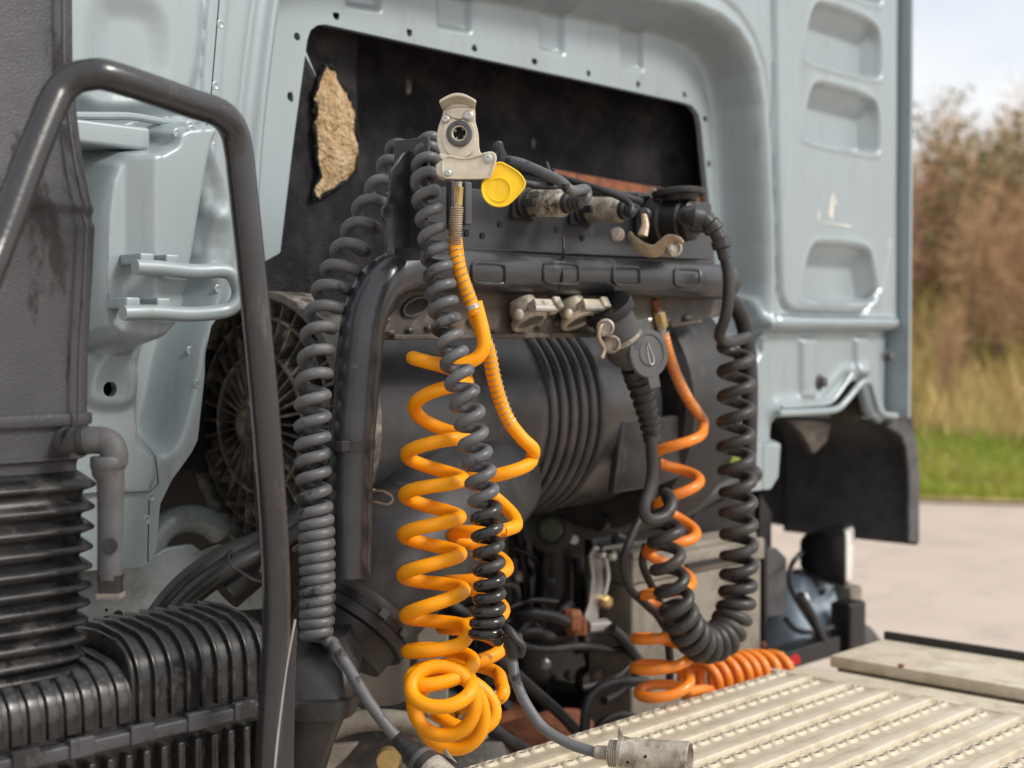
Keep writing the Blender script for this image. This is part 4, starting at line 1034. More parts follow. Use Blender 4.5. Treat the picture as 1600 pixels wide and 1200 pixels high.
post = spline([hG[-1], PY(1040, 770, YG), PY(1050, 785, YG - .03), PY(1040, 806, YG - .035), PY(1015, 812, YG - .03), PY(1006, 795, YG - .03), PY(1015, 765, YG - .03), PY(1020, 735, YG - .03), PY(1018, 700, YG - .03), PY(1017, 680, YG - .03)], 8)
allG = np.vstack([pre[:-1], hG[2:], post[1:]])
allG = np.stack([np.convolve(np.pad(allG[:, i], 2, 'edge'), ker, 'valid') for i in range(3)], 1)
MB().sweep(allG, tG, 12).build('cable', m_coilblack, c4, smooth=60)
# ------------------------------------------------------------------ metal palm coupling with yellow cap
DG = 1.84
fl_n = unit(-FWD * .96 - RIGHT * .20 - UP * .05)
def GP(x, y, off=0.0): return P(x, y, DG) - FWD * off
gh = thing('palm_coupling', 'pale cast metal air coupling with a grey ring seal and a yellow rubber flap', 'air coupling', P(716, 285, DG))
def plate_px(name, px, off, thick, material, parent, bevel=.002, smooth=35, ch=0):
    p = np.array(px, float)
    if ch: p = chaikin(p, ch)
    return MB().prism([GP(x, y, off) for x, y in p], FWD * thick).build(name, material, parent, bevel=bevel, smooth=smooth, seg=3)
# body: stepped cast outline
body_px = [(691, 170), (697, 190), (690, 188), (687, 200), (684, 214), (684, 226), (688, 240), (692, 250), (700, 256), (722, 259), (744, 255), (757, 250), (753, 243), (748, 236), (749, 222), (747, 207), (742, 194), (742, 172), (730, 166), (704, 166)]
body_px = [(694, 172), (692, 184), (686, 198), (683, 214), (684, 228), (689, 243), (694, 250), (712, 257), (736, 257), (757, 248), (750, 240), (748, 224), (748, 210), (744, 196), (742, 186), (743, 168), (718, 162)]
plate_px('body', body_px, .012, .030, m_cast, gh, bevel=.005, ch=2)
plate_px('raised_face', [(700, 184), (692, 206), (691, 222), (696, 238), (706, 248), (728, 250), (741, 240), (744, 222), (743, 206), (737, 192), (728, 202), (712, 202)], .0165, .008, m_cast, gh, bevel=.003, ch=2)
# curved top lip, like the eaves of a cap
ys_ = np.linspace(0, 1, 13)
lipa = [GP(688 + 57 * q, 166 - 11.5 * math.sin(math.pi * q), .030) for q in ys_]
lipb = [GP(692 + 50 * q, 172 - 7 * math.sin(math.pi * q), .006) for q in ys_]
lv = []
for a_, b_ in zip(lipa, lipb): lv += [a_ + UP * .0022, a_ - UP * .0022, b_ - UP * .0030, b_ + UP * .0022]
lf = []
for i in range(12):
    for q in range(4): lf.append((i * 4 + q, i * 4 + (q + 1) % 4, (i + 1) * 4 + (q + 1) % 4, (i + 1) * 4 + q))
lf += [(3, 2, 1, 0), (48, 49, 50, 51)]
MB().add(lv, lf).build('top_lip', m_cast, gh, bevel=.0012, smooth=40)
MB().prism([GP(x, y, .014) for x, y in chaikin([(696, 170), (740, 168), (741, 182), (728, 188), (718, 192), (706, 188), (695, 184)], 2)], FWD * .01).build('crown', m_cast, gh, bevel=.003, seg=3)
ns = unit(-FWD - RIGHT * .1)
MB().lathe([(.0165, 0), (.0168, .006), (.0160, .0085), (.0115, .009), (.0100, .007), (.0090, .0)], GP(719, 213, .0165), ns, 36, cap=False).build('ring_seal', m_rubbergrey, gh, smooth=35)
MB().lathe([(.0085, .0), (.0108, .0006), (.0108, .0072), (.0092, .0078), (.0085, .007), (.0085, 0)], GP(719.5, 213, .0165), ns, 28, cap=False).build('inner_lip', m_cast, gh, smooth=35)
MB().lathe([(.0088, .0), (.0088, .0008), (.0001, .0008)], GP(719.5, 213, .0165), ns, 24).build('bore', m_hole, gh)
mb = MB(); cc = GP(719.5, 213, .0195)
for k in range(4):
    a_ = math.pi / 4 + k * math.pi / 2 + .2; u = RIGHT * math.cos(a_) + UP * math.sin(a_); w_ = -RIGHT * math.sin(a_) + UP * math.cos(a_)
    mb.add([cc + u * .0088 + w_ * .002, cc + u * .0088 - w_ * .002, cc + u * .0055 - w_ * .001, cc + u * .0055 + w_ * .001], [(0, 1, 2, 3)])
mb.build('valve_web', m_castdirty, gh)
for (x, y, r, o) in [(697, 190, .0044, .0175), (732, 184.5, .0054, .0175)]:
    MB().lathe([(r * 1.25, -.003), (r * 1.25, 0), (r, .001), (r, .0028), (r * .75, .0034), (r * .4, .0034), (r * .35, .002), (.0001, .002)], GP(x, y, o), ns, 20).build('screw', m_steel, gh, smooth=30)
# lower clamp bracket
br = [(693, 268), (695, 254), (703, 249), (712, 252), (724, 254), (740, 252), (755, 247), (768, 244), (774, 248), (775, 256), (768, 278), (764, 284), (700, 284), (694, 281)]
plate_px('clamp_bracket', br, .030, .006, m_cast, gh, bevel=.0015, ch=1)
# folded rim of the bracket
rp = chaikin(np.array(br, float), 1)
MB().sweep(np.array([GP(x, y, .0310) for x, y in rp]), .0017, 8, closed=True).build('bracket_rim', m_cast, gh)
plate_px('bracket_side', [(682, 262), (693, 252), (697, 256), (696, 281), (690, 282), (683, 276)], .024, .03, m_cast, gh, bevel=.002)
plate_px('hinge_lug', [(688, 244), (702, 247), (701, 254), (697, 260), (687, 250)], .028, .02, m_cast, gh, bevel=.002)
for (x, y, r) in [(763, 253, .0056), (702, 276, .0042)]:
    MB().lathe([(r * 1.25, 0), (r * 1.25, .001), (r, .0012), (r, .0035), (r * .7, .0044), (r * .35, .0044), (r * .3, .0028), (.0001, .0028)], GP(x, y, .0305), ns, 20).build('rivet', m_steel, gh, smooth=30)
# yellow flap
cp = chaikin([(776, 254), (800, 267), (812, 275), (821, 289), (818, 298), (800, 318), (788, 326), (770, 325), (757, 314), (753, 298), (756, 286), (768, 281)], 2)
plate_px('yellow_flap', cp, .022, .006, m_cap, gh, bevel=.002)
MB().sweep(np.array([GP(x, y, .0224) for x, y in cp]), .0014, 8, closed=True).build('flap_rim', m_cap, gh)
cf = GP(780, 300, .0218)
MB().lathe([(.0162, -.002), (.0160, .0014), (.0148, .0018), (.0138, .0006), (.0118, .0004), (.0001, .0012)], cf, ns, 36).build('flap_disc', m_cap, gh, smooth=40)
MB().prism([GP(x, y, .018) for x, y in [(748, 246), (764, 243), (757, 250), (742, 253)]], FWD * .006).build('flap_hinge', m_cap, gh, bevel=.001)

# ------------------------------------------------------------------ plugs parked on the back plate
def plug(px0, px1, y0, lab, wear, tip):
    t = thing('electric_plug', lab, 'electric plug', PY(*px0, y0))
    A = PY(*px0, y0); d = -EY * .985 + EX * .02 - EZ * .06; d = unit(d)
    L = .096
    MB().box(A + EY * .012, EX * .027, EY * .006, EZ * .025).build('socket_flange', m_rubber, t, bevel=.004)
    MB().lathe([(.0245, -.02), (.0245, 0), (.022, .003), (.022, .012)], A, d, 28).build('socket_collar', m_rubber, t, smooth=30)
    MB().lathe([(.0200, .008), (.0208, .012), (.0205, .048), (.0198, .058), (.0215, .060), (.0210, .070), (.0165, .076), (.015, .076)], A, d, 32).build('plug_body', wear, t, smooth=35)
    MB().lathe([(.0163, .074), (.0158, .084), (.0125, .087), (.0122, .092), (.0105, .094), (.0102, .099), (.0085, .101), (.0083, .106), (.0001, .106)], A, d, 24).build('boot', m_rubber, t, smooth=30)
    for q in (-1, 1):
        MB().box(A + d * .02 + EX * .021 * q * 1 , EX * .004, d * .012, EZ * .006).build('lug', m_rubber, t, bevel=.0015)
    return A + d * .100
t1 = plug((826, 318), None, -.30, 'dirty cast metal plug with a grey cable, just right of the yellow flap', m_corroded, 0)
t2 = plug((915, 328), None, -.30, 'browner cast metal plug between the other metal plug and the large black plug', m_castdirty, 0)
def cable(name, lab, pts, r, material, n=8):
    c = MB().sweep(spline(pts, n), r, 12).build(name, material, None, smooth=60)
    return tag(c, lab, 'cable')
cable('cable', 'grey cable arching from the nearer metal plug up behind the yellow flap', [t1, t1 + V((.004, -.012, .006)), t1 + V((.002, -.012, .020)), P(893, 298, 1.99), P(875, 283, 2.0), P(848, 270, 2.02), P(815, 256, 2.05), P(790, 250, 2.07), P(782, 240, 2.08), P(778, 226, 2.09)], .0078, m_coil)
cable('cable', 'thin black cable looping from the farther metal plug back along the plate', [t2, P(985, 336, 2.16), P(986, 322, 2.16), P(972, 310, 2.17), P(938, 296, 2.18), P(905, 286, 2.20), P(870, 276, 2.22), P(830, 268, 2.26)], .0052, m_rubber)
cable('cable', 'second black cable lying behind the metal plugs along the plate edge', [P(800, 262, 2.28), P(850, 272, 2.26), P(905, 292, 2.27), P(950, 300, 2.32), P(1000, 316, 2.38)], .0075, m_rubber)
cable('cable', 'pale worn cable lying along the top of the back plate', [P(812, 284, 2.2), P(850, 290, 2.22), P(915, 292, 2.30), P(960, 303, 2.36), P(990, 312, 2.40)], .005, m_rubbergrey)
tie = thing('cable_tie', 'black cable tie with an upright tail round the cables behind the plugs', 'cable tie', P(862, 278, 2.2))
MB().lathe([(.013, -.002), (.0142, -.002), (.0142, .002), (.013, .002)], P(862, 277, 2.21), unit(EX * .9 - EY * .3), 20).build('loop', m_rubber, tie)
MB().sweep(spline([P(862, 274, 2.2), P(858, 264, 2.2), P(854, 253, 2.2)], 4), .002, 6).build('tail', m_rubbergrey, tie)
cable('cable', 'thin dark wire tied round the tube in front of the slots', [P(880, 372, 2.17), P(881, 392, 2.16), on_tube(880, 405, .002), on_tube(880, 430, .002), on_tube(874, 452, .002)], .0022, m_rubber)

# large black plug with bronze latch at the right end
bp = thing('large_plug', 'large black round plug under an open black lid with a worn bronze latch', 'large plug', PY(1040, 350, -.30))
A = PY(1020, 345, -.29); d = unit(-EY * .97 + EX * .12 - EZ * .05)
MB().box(A, EX * .05, EY * .008, EZ * .043).build('socket_plate', m_engine, bp, bevel=.005)
MB().lathe([(.042, 0), (.042, .028), (.038, .032)], A, d, 36).build('socket_body', m_rubber, bp, smooth=30)
MB().lathe([(.0375, .03), (.0375, .062), (.034, .066), (.034, .078), (.026, .084), (.0001, .084)], A, d, 36).build('plug_body', m_engine, bp, smooth=30)
lid = A + d * .050 + EZ * .047
ln_ = unit(EZ - d * .10 + EX * .02)
MB().lathe([(.0001, -.006), (.044, -.006), (.046, -.002), (.046, .003), (.040, .005), (.0001, .004)], lid, ln_, 40).build('lid', m_rubber, bp, smooth=30)
MB().lathe([(.0001, -.016), (.030, -.016), (.034, -.006), (.0001, -.004)], lid, ln_, 32).build('lid_seal', m_engine, bp, smooth=30)
MB().cyl(A + d * .02 + EZ * .045 - EX * .03, A + d * .02 + EZ * .045 + EX * .03, .008, .008, 14).build('lid_hinge', m_castdirty, bp)
for q in (-.022, .022):
    MB().box(A + d * .03 + EZ * .042 + EX * q, EX * .004, d * .010, EZ * .012).build('hinge_lug', m_rubbergrey, bp, bevel=.002)
cabP = spline([A + d * .075, A + d * .10, P(1076, 338, 2.19), P(1098, 342, 2.18), P(1114, 356, 2.18), P(1126, 378, 2.18), P(1133, 404, 2.18)], 10)
ln2 = np.concatenate([[0], np.cumsum(np.linalg.norm(np.diff(cabP, axis=0), axis=1))]); q = np.linspace(0, 1, 160)
cq = np.stack([np.interp(q * ln2[-1], ln2, cabP[:, i]) for i in range(3)], 1)
rad = np.interp(q, [0, .2, .3, 1], [.021, .019, .0185, .0125]) + np.where(q > .30, .0020 * np.sign(np.sin(q * 2 * math.pi * 11)), 0)
MB().sweep(cq, rad, 20).build('ribbed_boot', m_rubber, bp, smooth=30)
# latch lever
la = MB()
def strip(mb, pts, w, n, th):
    p = spline(pts, 6); t, N, B = frames(p, n)
    W_ = np.interp(np.linspace(0, 1, len(p)), np.linspace(0, 1, len(w)), w)
    return mb.sweep(p, W_, 8, ry=th, n0=n)
strip(la, [P(1006, 334, 2.19), P(1008, 352, 2.18), P(1004, 368, 2.17)], [.005, .0065, .008], RIGHT, .003)
strip(la, [P(984, 366, 2.18), P(992, 378, 2.165), P(1008, 390, 2.155), P(1024, 392, 2.15), P(1036, 382, 2.145), P(1046, 373, 2.14), P(1060, 374, 2.135), P(1067, 380, 2.135)], [.006, .009, .011, .011, .009, .008, .006, .003], UP, .0035)
la.build('latch_lever', m_bronze, bp, smooth=50)
MB().lathe([(.011, 0), (.011, .010), (.007, .013), (.0001, .013)], P(1006, 336, 2.20), -FWD, 20).build('latch_pivot', m_rubber, bp, bevel=.001)
MB().lathe([(.0135, 0), (.0135, .012), (.009, .014), (.009, .010), (.0001, .010)], P(1048, 388, 2.16), unit(-FWD + RIGHT * .5), 20).build('latch_roller', m_castdirty, bp, smooth=30)
MB().lathe([(.0115, 0), (.0115, .010), (.008, .012), (.0001, .012)], P(962, 367, 2.23), unit(-FWD + RIGHT * .3), 18).build('mount_bolt', m_castdirty, bp, smooth=30)

# dummy sockets with spring lids under the tube
for i, (x, y, lab) in enumerate([(826, 498, 'nearer of two small metal parking sockets with hinged flaps under the tube'), (902, 497, 'farther of two small metal parking sockets with hinged flaps, paler than its twin')]):
    m_ = m_castdirty if i == 0 else m_cast
    c = PY(x, y, -.325); t = thing('parking_socket', lab, 'socket', c)
    ax = unit(-EZ * .86 - EY * .50 + EX * .05)
    MB().lathe([(.022, -.03), (.024, -.006), (.029, -.002), (.030, .004), (.028, .007), (.022, .008), (.0215, .001), (.0001, .001)], c, ax, 36).build('ring', m_, t, smooth=30)
    MB().lathe([(.0215, .002), (.0205, .004), (.0001, .004)], c, ax, 30).build('seal', m_rubbergrey, t)
    up_ = unit(-EY * .86 + EZ * .5); r_ = unit(np.cross(up_, ax))
    MB().box(c + up_ * .031 - ax * .004, up_ * .010, EX * .020, ax * .008).build('hinge_block', m_, t, bevel=.003)
    MB().cyl(c + up_ * .036 + EX * .024 + ax * .003, c + up_ * .036 - EX * .024 + ax * .003, .0055, .0055, 12).build('hinge_pin', m_steel, t, bevel=.001)
    MB().box(c + up_ * .033 + EX * .028 - ax * .004, up_ * .013, EX * .008, ax * .010).build('latch_tab', m_, t, bevel=.003)
    MB().ball(c - EX * .034 + up_ * .012, .009, 10).build('lug', m_, t)

# grey angled socket with lid and ribbed boot
gs = thing('angled_plug', 'grey angled plug with round lid and ribbed boot under the tube', 'angled plug', PY(1000, 690, -.36))
yg = -.35
A, B = PY(958, 500, yg), PY(998, 590, yg); d = unit(B - A)
MB().lathe([(.040, -.03), (.042, -.024), (.042, -.014), (.034, -.010)], A, d, 32).build('socket_flange', m_engine, gs, smooth=30)
MB().lathe([(.032, -.012), (.034, .0), (.035, .03), (.033, .034), (.0345, .036), (.0335, .060), (.029, .072), (.022, .080), (.021, .086)], A, d, 32).build('plug_body', m_rubbergrey, gs, smooth=30)
MB().lathe([(.0352, .028), (.0368, .030), (.0368, .034), (.0352, .036)], A, d, 32).build('body_band', m_castdirty, gs)
bq = spline([PY(990, 575, yg), PY(999, 600, yg), PY(1008, 632, yg), PY(1015, 660, yg), PY(1019, 690, yg)], 24)
n_ = len(bq); q = np.linspace(0, 1, n_)
rad = np.interp(q, [0, 1], [.0215, .0140]) + np.where((q > .12) & (q < .9), .0018 * np.sign(np.sin(q * 2 * math.pi * 9)), 0)
MB().sweep(bq, rad, 20).build('ribbed_boot', m_rubber, gs, smooth=30)
lc = PY(1012, 552, yg - .035); ln_ = unit(-FWD * .8 + RIGHT * .55 + UP * .05)
MB().lathe([(.0001, -.005), (.039, -.005), (.041, 0), (.039, .004), (.031, .0045), (.029, .0025), (.022, .003), (.0195, .0052), (.0001, .0052)], lc, ln_, 36).build('lid', m_rubbergrey, gs, smooth=30)
ud = unit(UP * .95 - RIGHT * .25); ud = unit(ud - ln_ * ln_.dot(ud)); rd = np.cross(ud, ln_)
MB().box(lc - ud * .046, ud * .012, rd * .012, ln_ * .003).build('lid_tab', m_rubbergrey, gs, bevel=.002)
MB().box(lc + ud * .043, ud * .013, rd * .014, ln_ * .004).build('lid_arm', m_rubbergrey, gs, bevel=.002)
em = MB()
tri = [lc + ln_ * .0062 + ud * .018 - rd * .002, lc + ln_ * .0062 - ud * .013 + rd * .005, lc + ln_ * .0062 - ud * .016 - rd * .005]
em.sweep(np.array(spline(tri, 4, closed=True)), .0011, 6, closed=True); em.build('lid_emblem', m_steel, gs)
MB().cyl(lc + ud * .052 - rd * .02, lc + ud * .052 + rd * .02, .004, .004, 12).build('hinge_pin', m_steel, gs)
for (x, y, r) in [(946, 512, .014), (955, 538, .015)]:
    MB().lathe([(r, 0), (r, .008), (r * .75, .011), (r * .7, .007), (.0001, .007)], PY(x, y, yg - .03), unit(-FWD), 20).build('bolt_boss', m_castdirty, gs, smooth=30)
MB().sweep(spline([PY(948, 500, yg - .03), PY(938, 512, yg - .03), PY(936, 528, yg - .03), PY(944, 545, yg - .03), PY(940, 560, yg - .03)], 6), .0036, 10).build('latch_lever', m_bronze, gs)

# connector ends of the grey cables
pe = thing('cable_plug', 'corroded metal plug at the end of a grey cable lying on the perforated planks', 'cable plug', P(1015, 1180, 1.75))
A, B = P(943, 1176, 1.757), P(1079, 1186, 1.72); d = unit(B - A)
MB().lathe([(.0085, -.010), (.0085, .006), (.0105, .010)], A, d, 20).build('cable_gland', m_castdirty, pe, smooth=30)
q = np.linspace(0, 1, 60); rr_ = .0155 + .0012 * np.sign(np.sin(q * 2 * math.pi * 4))
MB().lathe([(r, .008 + .012 * t) for r, t in zip(rr_, q)], A, d, 28).build('threaded_neck', m_castdirty, pe, smooth=30)
MB().lathe([(.0175, .020), (.021, .021), (.0215, .026), (.0205, .028), (.0205, .090), (.0215, .094), (.0212, .108), (.0185, .110), (.018, .100), (.0001, .100)], A, d, 36).build('plug_shell', m_castdirty, pe, smooth=30)
MB().prism([A + d * .020 + UP * .019 - RIGHT * .002, A + d * .020 + UP * .034, A + d * .026 + UP * .022, A + d * .040 + UP * .0195], FWD * .004).build('locking_fin', m_castdirty, pe, bevel=.0008)
for t_ in (.030, .052):
    MB().ball(A + d * t_ - FWD * .0195 + UP * (.004 if t_ > .04 else -.004), .0028, 10, (1, 1, 1)).build('pin_hole', m_hole, pe)
pf = thing('cable_plug', 'dark plug boot with a pale shell at the lower end of the left coiled cable', 'cable plug', P(680, 1190, 1.76))
A, B = P(622, 1155, 1.787), P(694, 1222, 1.74); d = unit(B - A)
MB().lathe([(.0078, -.004), (.0100, .0), (.0120, .018), (.0125, .024), (.0165, .027), (.0180, .040), (.0180, .062)], A, d, 28).build('boot', m_rubber, pf, smooth=30)
MB().lathe([(.0182, .040), (.0192, .041), (.0192, .046), (.0182, .047)], A, d, 28).build('boot_ring', m_rubbergrey, pf)
MB().lathe([(.0205, .060), (.0215, .064), (.0215, .11), (.0001, .11)], A, d, 32).build('plug_shell', m_castdirty, pf, smooth=30)
MB().prism([A + d * .058 + UP * .016 + RIGHT * .018, A + d * .057 + UP * .024 + RIGHT * .020, A + d * .075 + UP * .016 + RIGHT * .024], FWD * .003).build('locking_fin', m_castdirty, pf, bevel=.0008)
# ------------------------------------------------------------------ perforated planks of the catwalk
ZP = 1.02
deck = thing('catwalk', 'dusty aluminium catwalk of ridged planks with rows of pressed raised holes', 'catwalk', (.1, -.7, ZP))
def deckmat(): return m_plate
PW = .083
yback = -.287
xr0, xr1 = -.95, .452
# one plank as a folded channel: ridge along its rear edge, shallow tray in front
def plank_mesh():
    prof = [(0, -.045), (0, -.0065), (-.044, -.0065), (-.050, -.0050), (-.054, -.0010), (-.057, 0), (-.0780, 0), (-.0800, -.0014), (-.0806, -.0080), (-.0815, -.0088), (-.0825, -.0088), (-.0825, -.045)]
    mb = MB(); k = len(prof)
    v = [(x, y, z) for x in (0, xr1 - xr0) for y, z in prof]
    f = [(i, i + 1, k + i + 1, k + i) for i in range(k - 1)] + [tuple(range(k))[::-1], tuple(range(k, 2 * k))]
    return mb.add(v, f)
def move_parent(o, parent):
    l = world_loc(parent); o.parent = parent; o.location = Vector(o.location) - l
pl0 = plank_mesh().build('plank', m_plate, None, bevel=.0012, smooth=30)
dm = MB()   # pressed-up dimple with an eyelet hole
dm.lathe([(.0130, 0), (.0112, .0022), (.0088, .0042), (.0066, .0048), (.0060, .0030)], (0, 0, 0), EZ, 16, cap=False)
v = np.vstack(dm.v); v[:, 0] *= 1.2; v[:, 1] *= .85; dm.v = [v]
dimple = dm.build('raised_eyelet', m_plate, None, smooth=60); dmesh = dimple.data
dh = MB(); dh.lathe([(.0063, 0), (.0001, 0)], (0, 0, .0030), EZ, 12); v = np.vstack(dh.v); v[:, 0] *= 1.2; v[:, 1] *= .85; dh.v = [v]
hole0 = dh.build('eyelet_hole', m_platehole, None, smooth=0); hmesh = hole0.data
for o in (pl0, dimple, hole0): bpy.data.objects.remove(o)
pmesh = bpy.data.meshes['plank']
holes_all = MB()
ndim = 0
cand = []
planks = []
for i in range(10):
    y = yback - i * PW
    p = bpy.data.objects.new('plank', pmesh); COL.objects.link(p)
    b = p.modifiers.new('bevel', 'BEVEL'); b.width = .0012; b.segments = 2; b.limit_method = 'ANGLE'
    p.parent = deck; p.location = Vector((xr0 + rng.uniform(-.004, .004), y, ZP)) - deck.location
    p.rotation_euler = (rng.uniform(-.006, .006), 0, rng.uniform(-.001, .001))
    planks.append(p)
    for row, dy in ((0, -.017),):
        for k in range(42):
            x = xr0 + .02 + k * .0350 + (i % 2) * .0175
            if x > xr1 - .015: continue
            w = V((x, y + dy, ZP - .0065))
            r = w - CAMP; dpt = r @ FWD; px, py = 800 + F * (r @ RIGHT) / dpt, 600 - F * (r @ UP) / dpt
            vis = -30 < px < 1630 and py < 1225
            if vis: cand.append((dpt, p, w))
cand.sort(key=lambda c: c[0])
def onplank(mesh, name, p, w, par):
    d = bpy.data.objects.new(name, mesh); COL.objects.link(d); d.parent = par
    d.location = Vector([float(a) for a in w]) - p.location - deck.location
    return d
for dpt, p, w in cand[:300]:
    d = onplank(dmesh, 'raised_eyelet', p, w, p)
    d.rotation_euler[2] = rng.uniform(-.1, .1)
    h = bpy.data.objects.new('eyelet_hole', hmesh); COL.objects.link(h); h.parent = p; h.location = d.location
rest = MB(); dv = np.array([q.co for q in dmesh.vertices]); dfc = [tuple(q.vertices) for q in dmesh.polygons]
hv = np.array([q.co for q in hmesh.vertices]); hf = [tuple(q.vertices) for q in hmesh.polygons]
rh = MB()
for dpt, p, w in cand[300:]:
    rest.add(dv + w, dfc); rh.add(hv + w, hf)
if rest.v:
    o = rest.build('raised_eyelets', m_plate, deck, smooth=60); o['kind'] = 'stuff'
    o = rh.build('eyelet_holes', m_platehole, deck, smooth=0); o['kind'] = 'stuff'
# end trims and the side frame
fr_ = MB(); fr_.box((xr1 + .014, yback - .42, ZP - .012), (.010, 0, 0), (0, .44, 0), (0, 0, .006)); fr_.build('end_trim', m_plate, deck, bevel=.002)
fr_ = MB(); fr_.box((xr1 + .09, yback - .43, ZP - .030), (.062, 0, 0), (0, .46, 0), (0, 0, .006)); fr_.build('end_channel', m_plate, deck, bevel=.002)
side = thing('side_plate', 'pale worn flat metal side plate with a dark edge strip beyond the catwalk', 'side plate', (.74, -.8, .99))
MB().box((.735, -.86, ZP - .012), (.110, 0, 0), (0, .56, 0), (0, 0, .012)).build('top_plate', m_plate, side, bevel=.003)
MB().box((.690, -.88, ZP - .022 + .014), (.046, 0, 0), (0, .50, 0), (0, 0, .009)).build('raised_strip', m_plate, side, bevel=.004)
MB().box((.852, -.86, ZP + .004), (.006, 0, 0), (0, .56, 0), (0, 0, .012)).build('edge_strip', m_rubber, side, bevel=.002)
MB().box((.735, -.86, ZP - .10), (.10, 0, 0), (0, .55, 0), (0, 0, .075)).build('side_box', m_boxgrey, side, bevel=.004)
p = PZ(1408, 1041, ZP + .002); MB().lathe([(.006, 0), (.006, .004), (.0001, .005)], p, EZ, 12).build('rivet', m_rust, side)

# ------------------------------------------------------------------ chassis, engine and everything dark underneath
ch = thing('chassis_frame', 'oily black chassis frame and gearbox in the shade under the cab', 'chassis', (0, 0, .5))
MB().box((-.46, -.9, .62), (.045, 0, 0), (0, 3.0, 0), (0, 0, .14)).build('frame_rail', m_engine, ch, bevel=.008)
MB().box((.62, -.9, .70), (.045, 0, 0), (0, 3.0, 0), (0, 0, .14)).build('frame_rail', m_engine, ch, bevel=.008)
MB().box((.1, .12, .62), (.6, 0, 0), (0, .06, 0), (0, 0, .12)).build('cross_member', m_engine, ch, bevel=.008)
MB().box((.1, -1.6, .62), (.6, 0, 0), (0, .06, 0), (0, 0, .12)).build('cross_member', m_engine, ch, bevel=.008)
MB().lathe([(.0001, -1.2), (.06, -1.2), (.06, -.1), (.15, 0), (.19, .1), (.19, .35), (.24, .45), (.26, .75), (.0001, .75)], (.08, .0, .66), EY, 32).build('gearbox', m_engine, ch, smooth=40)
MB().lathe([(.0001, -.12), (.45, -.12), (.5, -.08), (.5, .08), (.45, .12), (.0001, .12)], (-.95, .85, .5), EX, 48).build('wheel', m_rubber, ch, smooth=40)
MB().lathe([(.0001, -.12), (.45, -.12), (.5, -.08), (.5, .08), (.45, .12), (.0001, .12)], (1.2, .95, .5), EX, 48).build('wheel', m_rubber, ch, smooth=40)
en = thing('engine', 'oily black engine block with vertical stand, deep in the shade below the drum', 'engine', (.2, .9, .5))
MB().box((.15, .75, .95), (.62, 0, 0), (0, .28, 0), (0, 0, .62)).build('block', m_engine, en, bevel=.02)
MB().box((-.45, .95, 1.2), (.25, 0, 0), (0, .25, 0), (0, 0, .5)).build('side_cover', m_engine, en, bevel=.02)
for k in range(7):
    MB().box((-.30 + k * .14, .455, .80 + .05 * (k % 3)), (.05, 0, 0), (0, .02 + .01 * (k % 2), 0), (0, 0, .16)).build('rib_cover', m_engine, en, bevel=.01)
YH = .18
MB().prism([PY(x, y, .46) for x, y in [(560, 760), (1184, 740), (1184, 1060), (560, 1150)]], (0, .02, 0)).build('dark_backing', m_engine, en)  # added dark sheet, hides the bright road seen through the engine bay
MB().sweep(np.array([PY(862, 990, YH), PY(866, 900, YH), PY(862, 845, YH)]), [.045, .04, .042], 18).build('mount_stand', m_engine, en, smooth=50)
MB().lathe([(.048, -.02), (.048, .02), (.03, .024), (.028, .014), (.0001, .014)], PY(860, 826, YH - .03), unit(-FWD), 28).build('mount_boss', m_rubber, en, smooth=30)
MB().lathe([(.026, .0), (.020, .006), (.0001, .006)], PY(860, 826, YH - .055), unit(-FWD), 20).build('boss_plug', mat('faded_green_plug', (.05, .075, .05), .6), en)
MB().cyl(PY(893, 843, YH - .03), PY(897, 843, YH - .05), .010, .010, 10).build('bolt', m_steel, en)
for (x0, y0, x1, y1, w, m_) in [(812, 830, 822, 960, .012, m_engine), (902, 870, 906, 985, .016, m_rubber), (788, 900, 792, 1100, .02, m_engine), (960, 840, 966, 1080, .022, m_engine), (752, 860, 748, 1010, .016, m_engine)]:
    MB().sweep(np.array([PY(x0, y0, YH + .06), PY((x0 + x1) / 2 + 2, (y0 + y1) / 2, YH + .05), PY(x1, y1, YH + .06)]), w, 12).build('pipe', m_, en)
# clutter of small lines, clips and bolts in the dark
rc2 = np.random.default_rng(21)
for k in range(30):
    x0, y0 = rc2.uniform(650, 990), rc2.uniform(835, 1110); L_ = rc2.uniform(40, 130); a_ = rc2.choice([0, 1.57, .5, -.5]) + rc2.normal(0, .25)
    yy = rc2.uniform(.02, .34)
    pts = [PY(x0 + L_ * q * math.cos(a_) + rc2.normal(0, 7), y0 + L_ * q * math.sin(a_) + rc2.normal(0, 7), yy + rc2.normal(0, .01)) for q in (0, .33, .66, 1)]
    MB().sweep(spline(pts, 5), rc2.uniform(.004, .012), 8).build('small_pipe', [m_rubber, m_engine, m_rubber, m_rubbergrey][k % 4], en, smooth=60)
for k in range(26):
    p = PY(rc2.uniform(770, 985), rc2.uniform(835, 1090), rc2.uniform(.05, .3)); r_ = rc2.uniform(.006, .013)
    MB().lathe([(r_, 0), (r_, r_), (r_ * .7, r_ * 1.3), (.0001, r_ * 1.3)], p, unit(-FWD + rc2.normal(0, .4, 3)), 6).build('bolt_head', [m_engine, m_castdirty, m_rubber, m_steel, m_rubber][k % 5], en)
for k in range(12):
    p = PY(rc2.uniform(700, 985), rc2.uniform(850, 1080), rc2.uniform(.12, .32))
    MB().box(p, EX * rc2.uniform(.015, .04), EY * .012, EZ * rc2.uniform(.015, .05)).build('small_bracket', [m_engine, m_railmud, m_rubber][k % 3], en, bevel=.003)
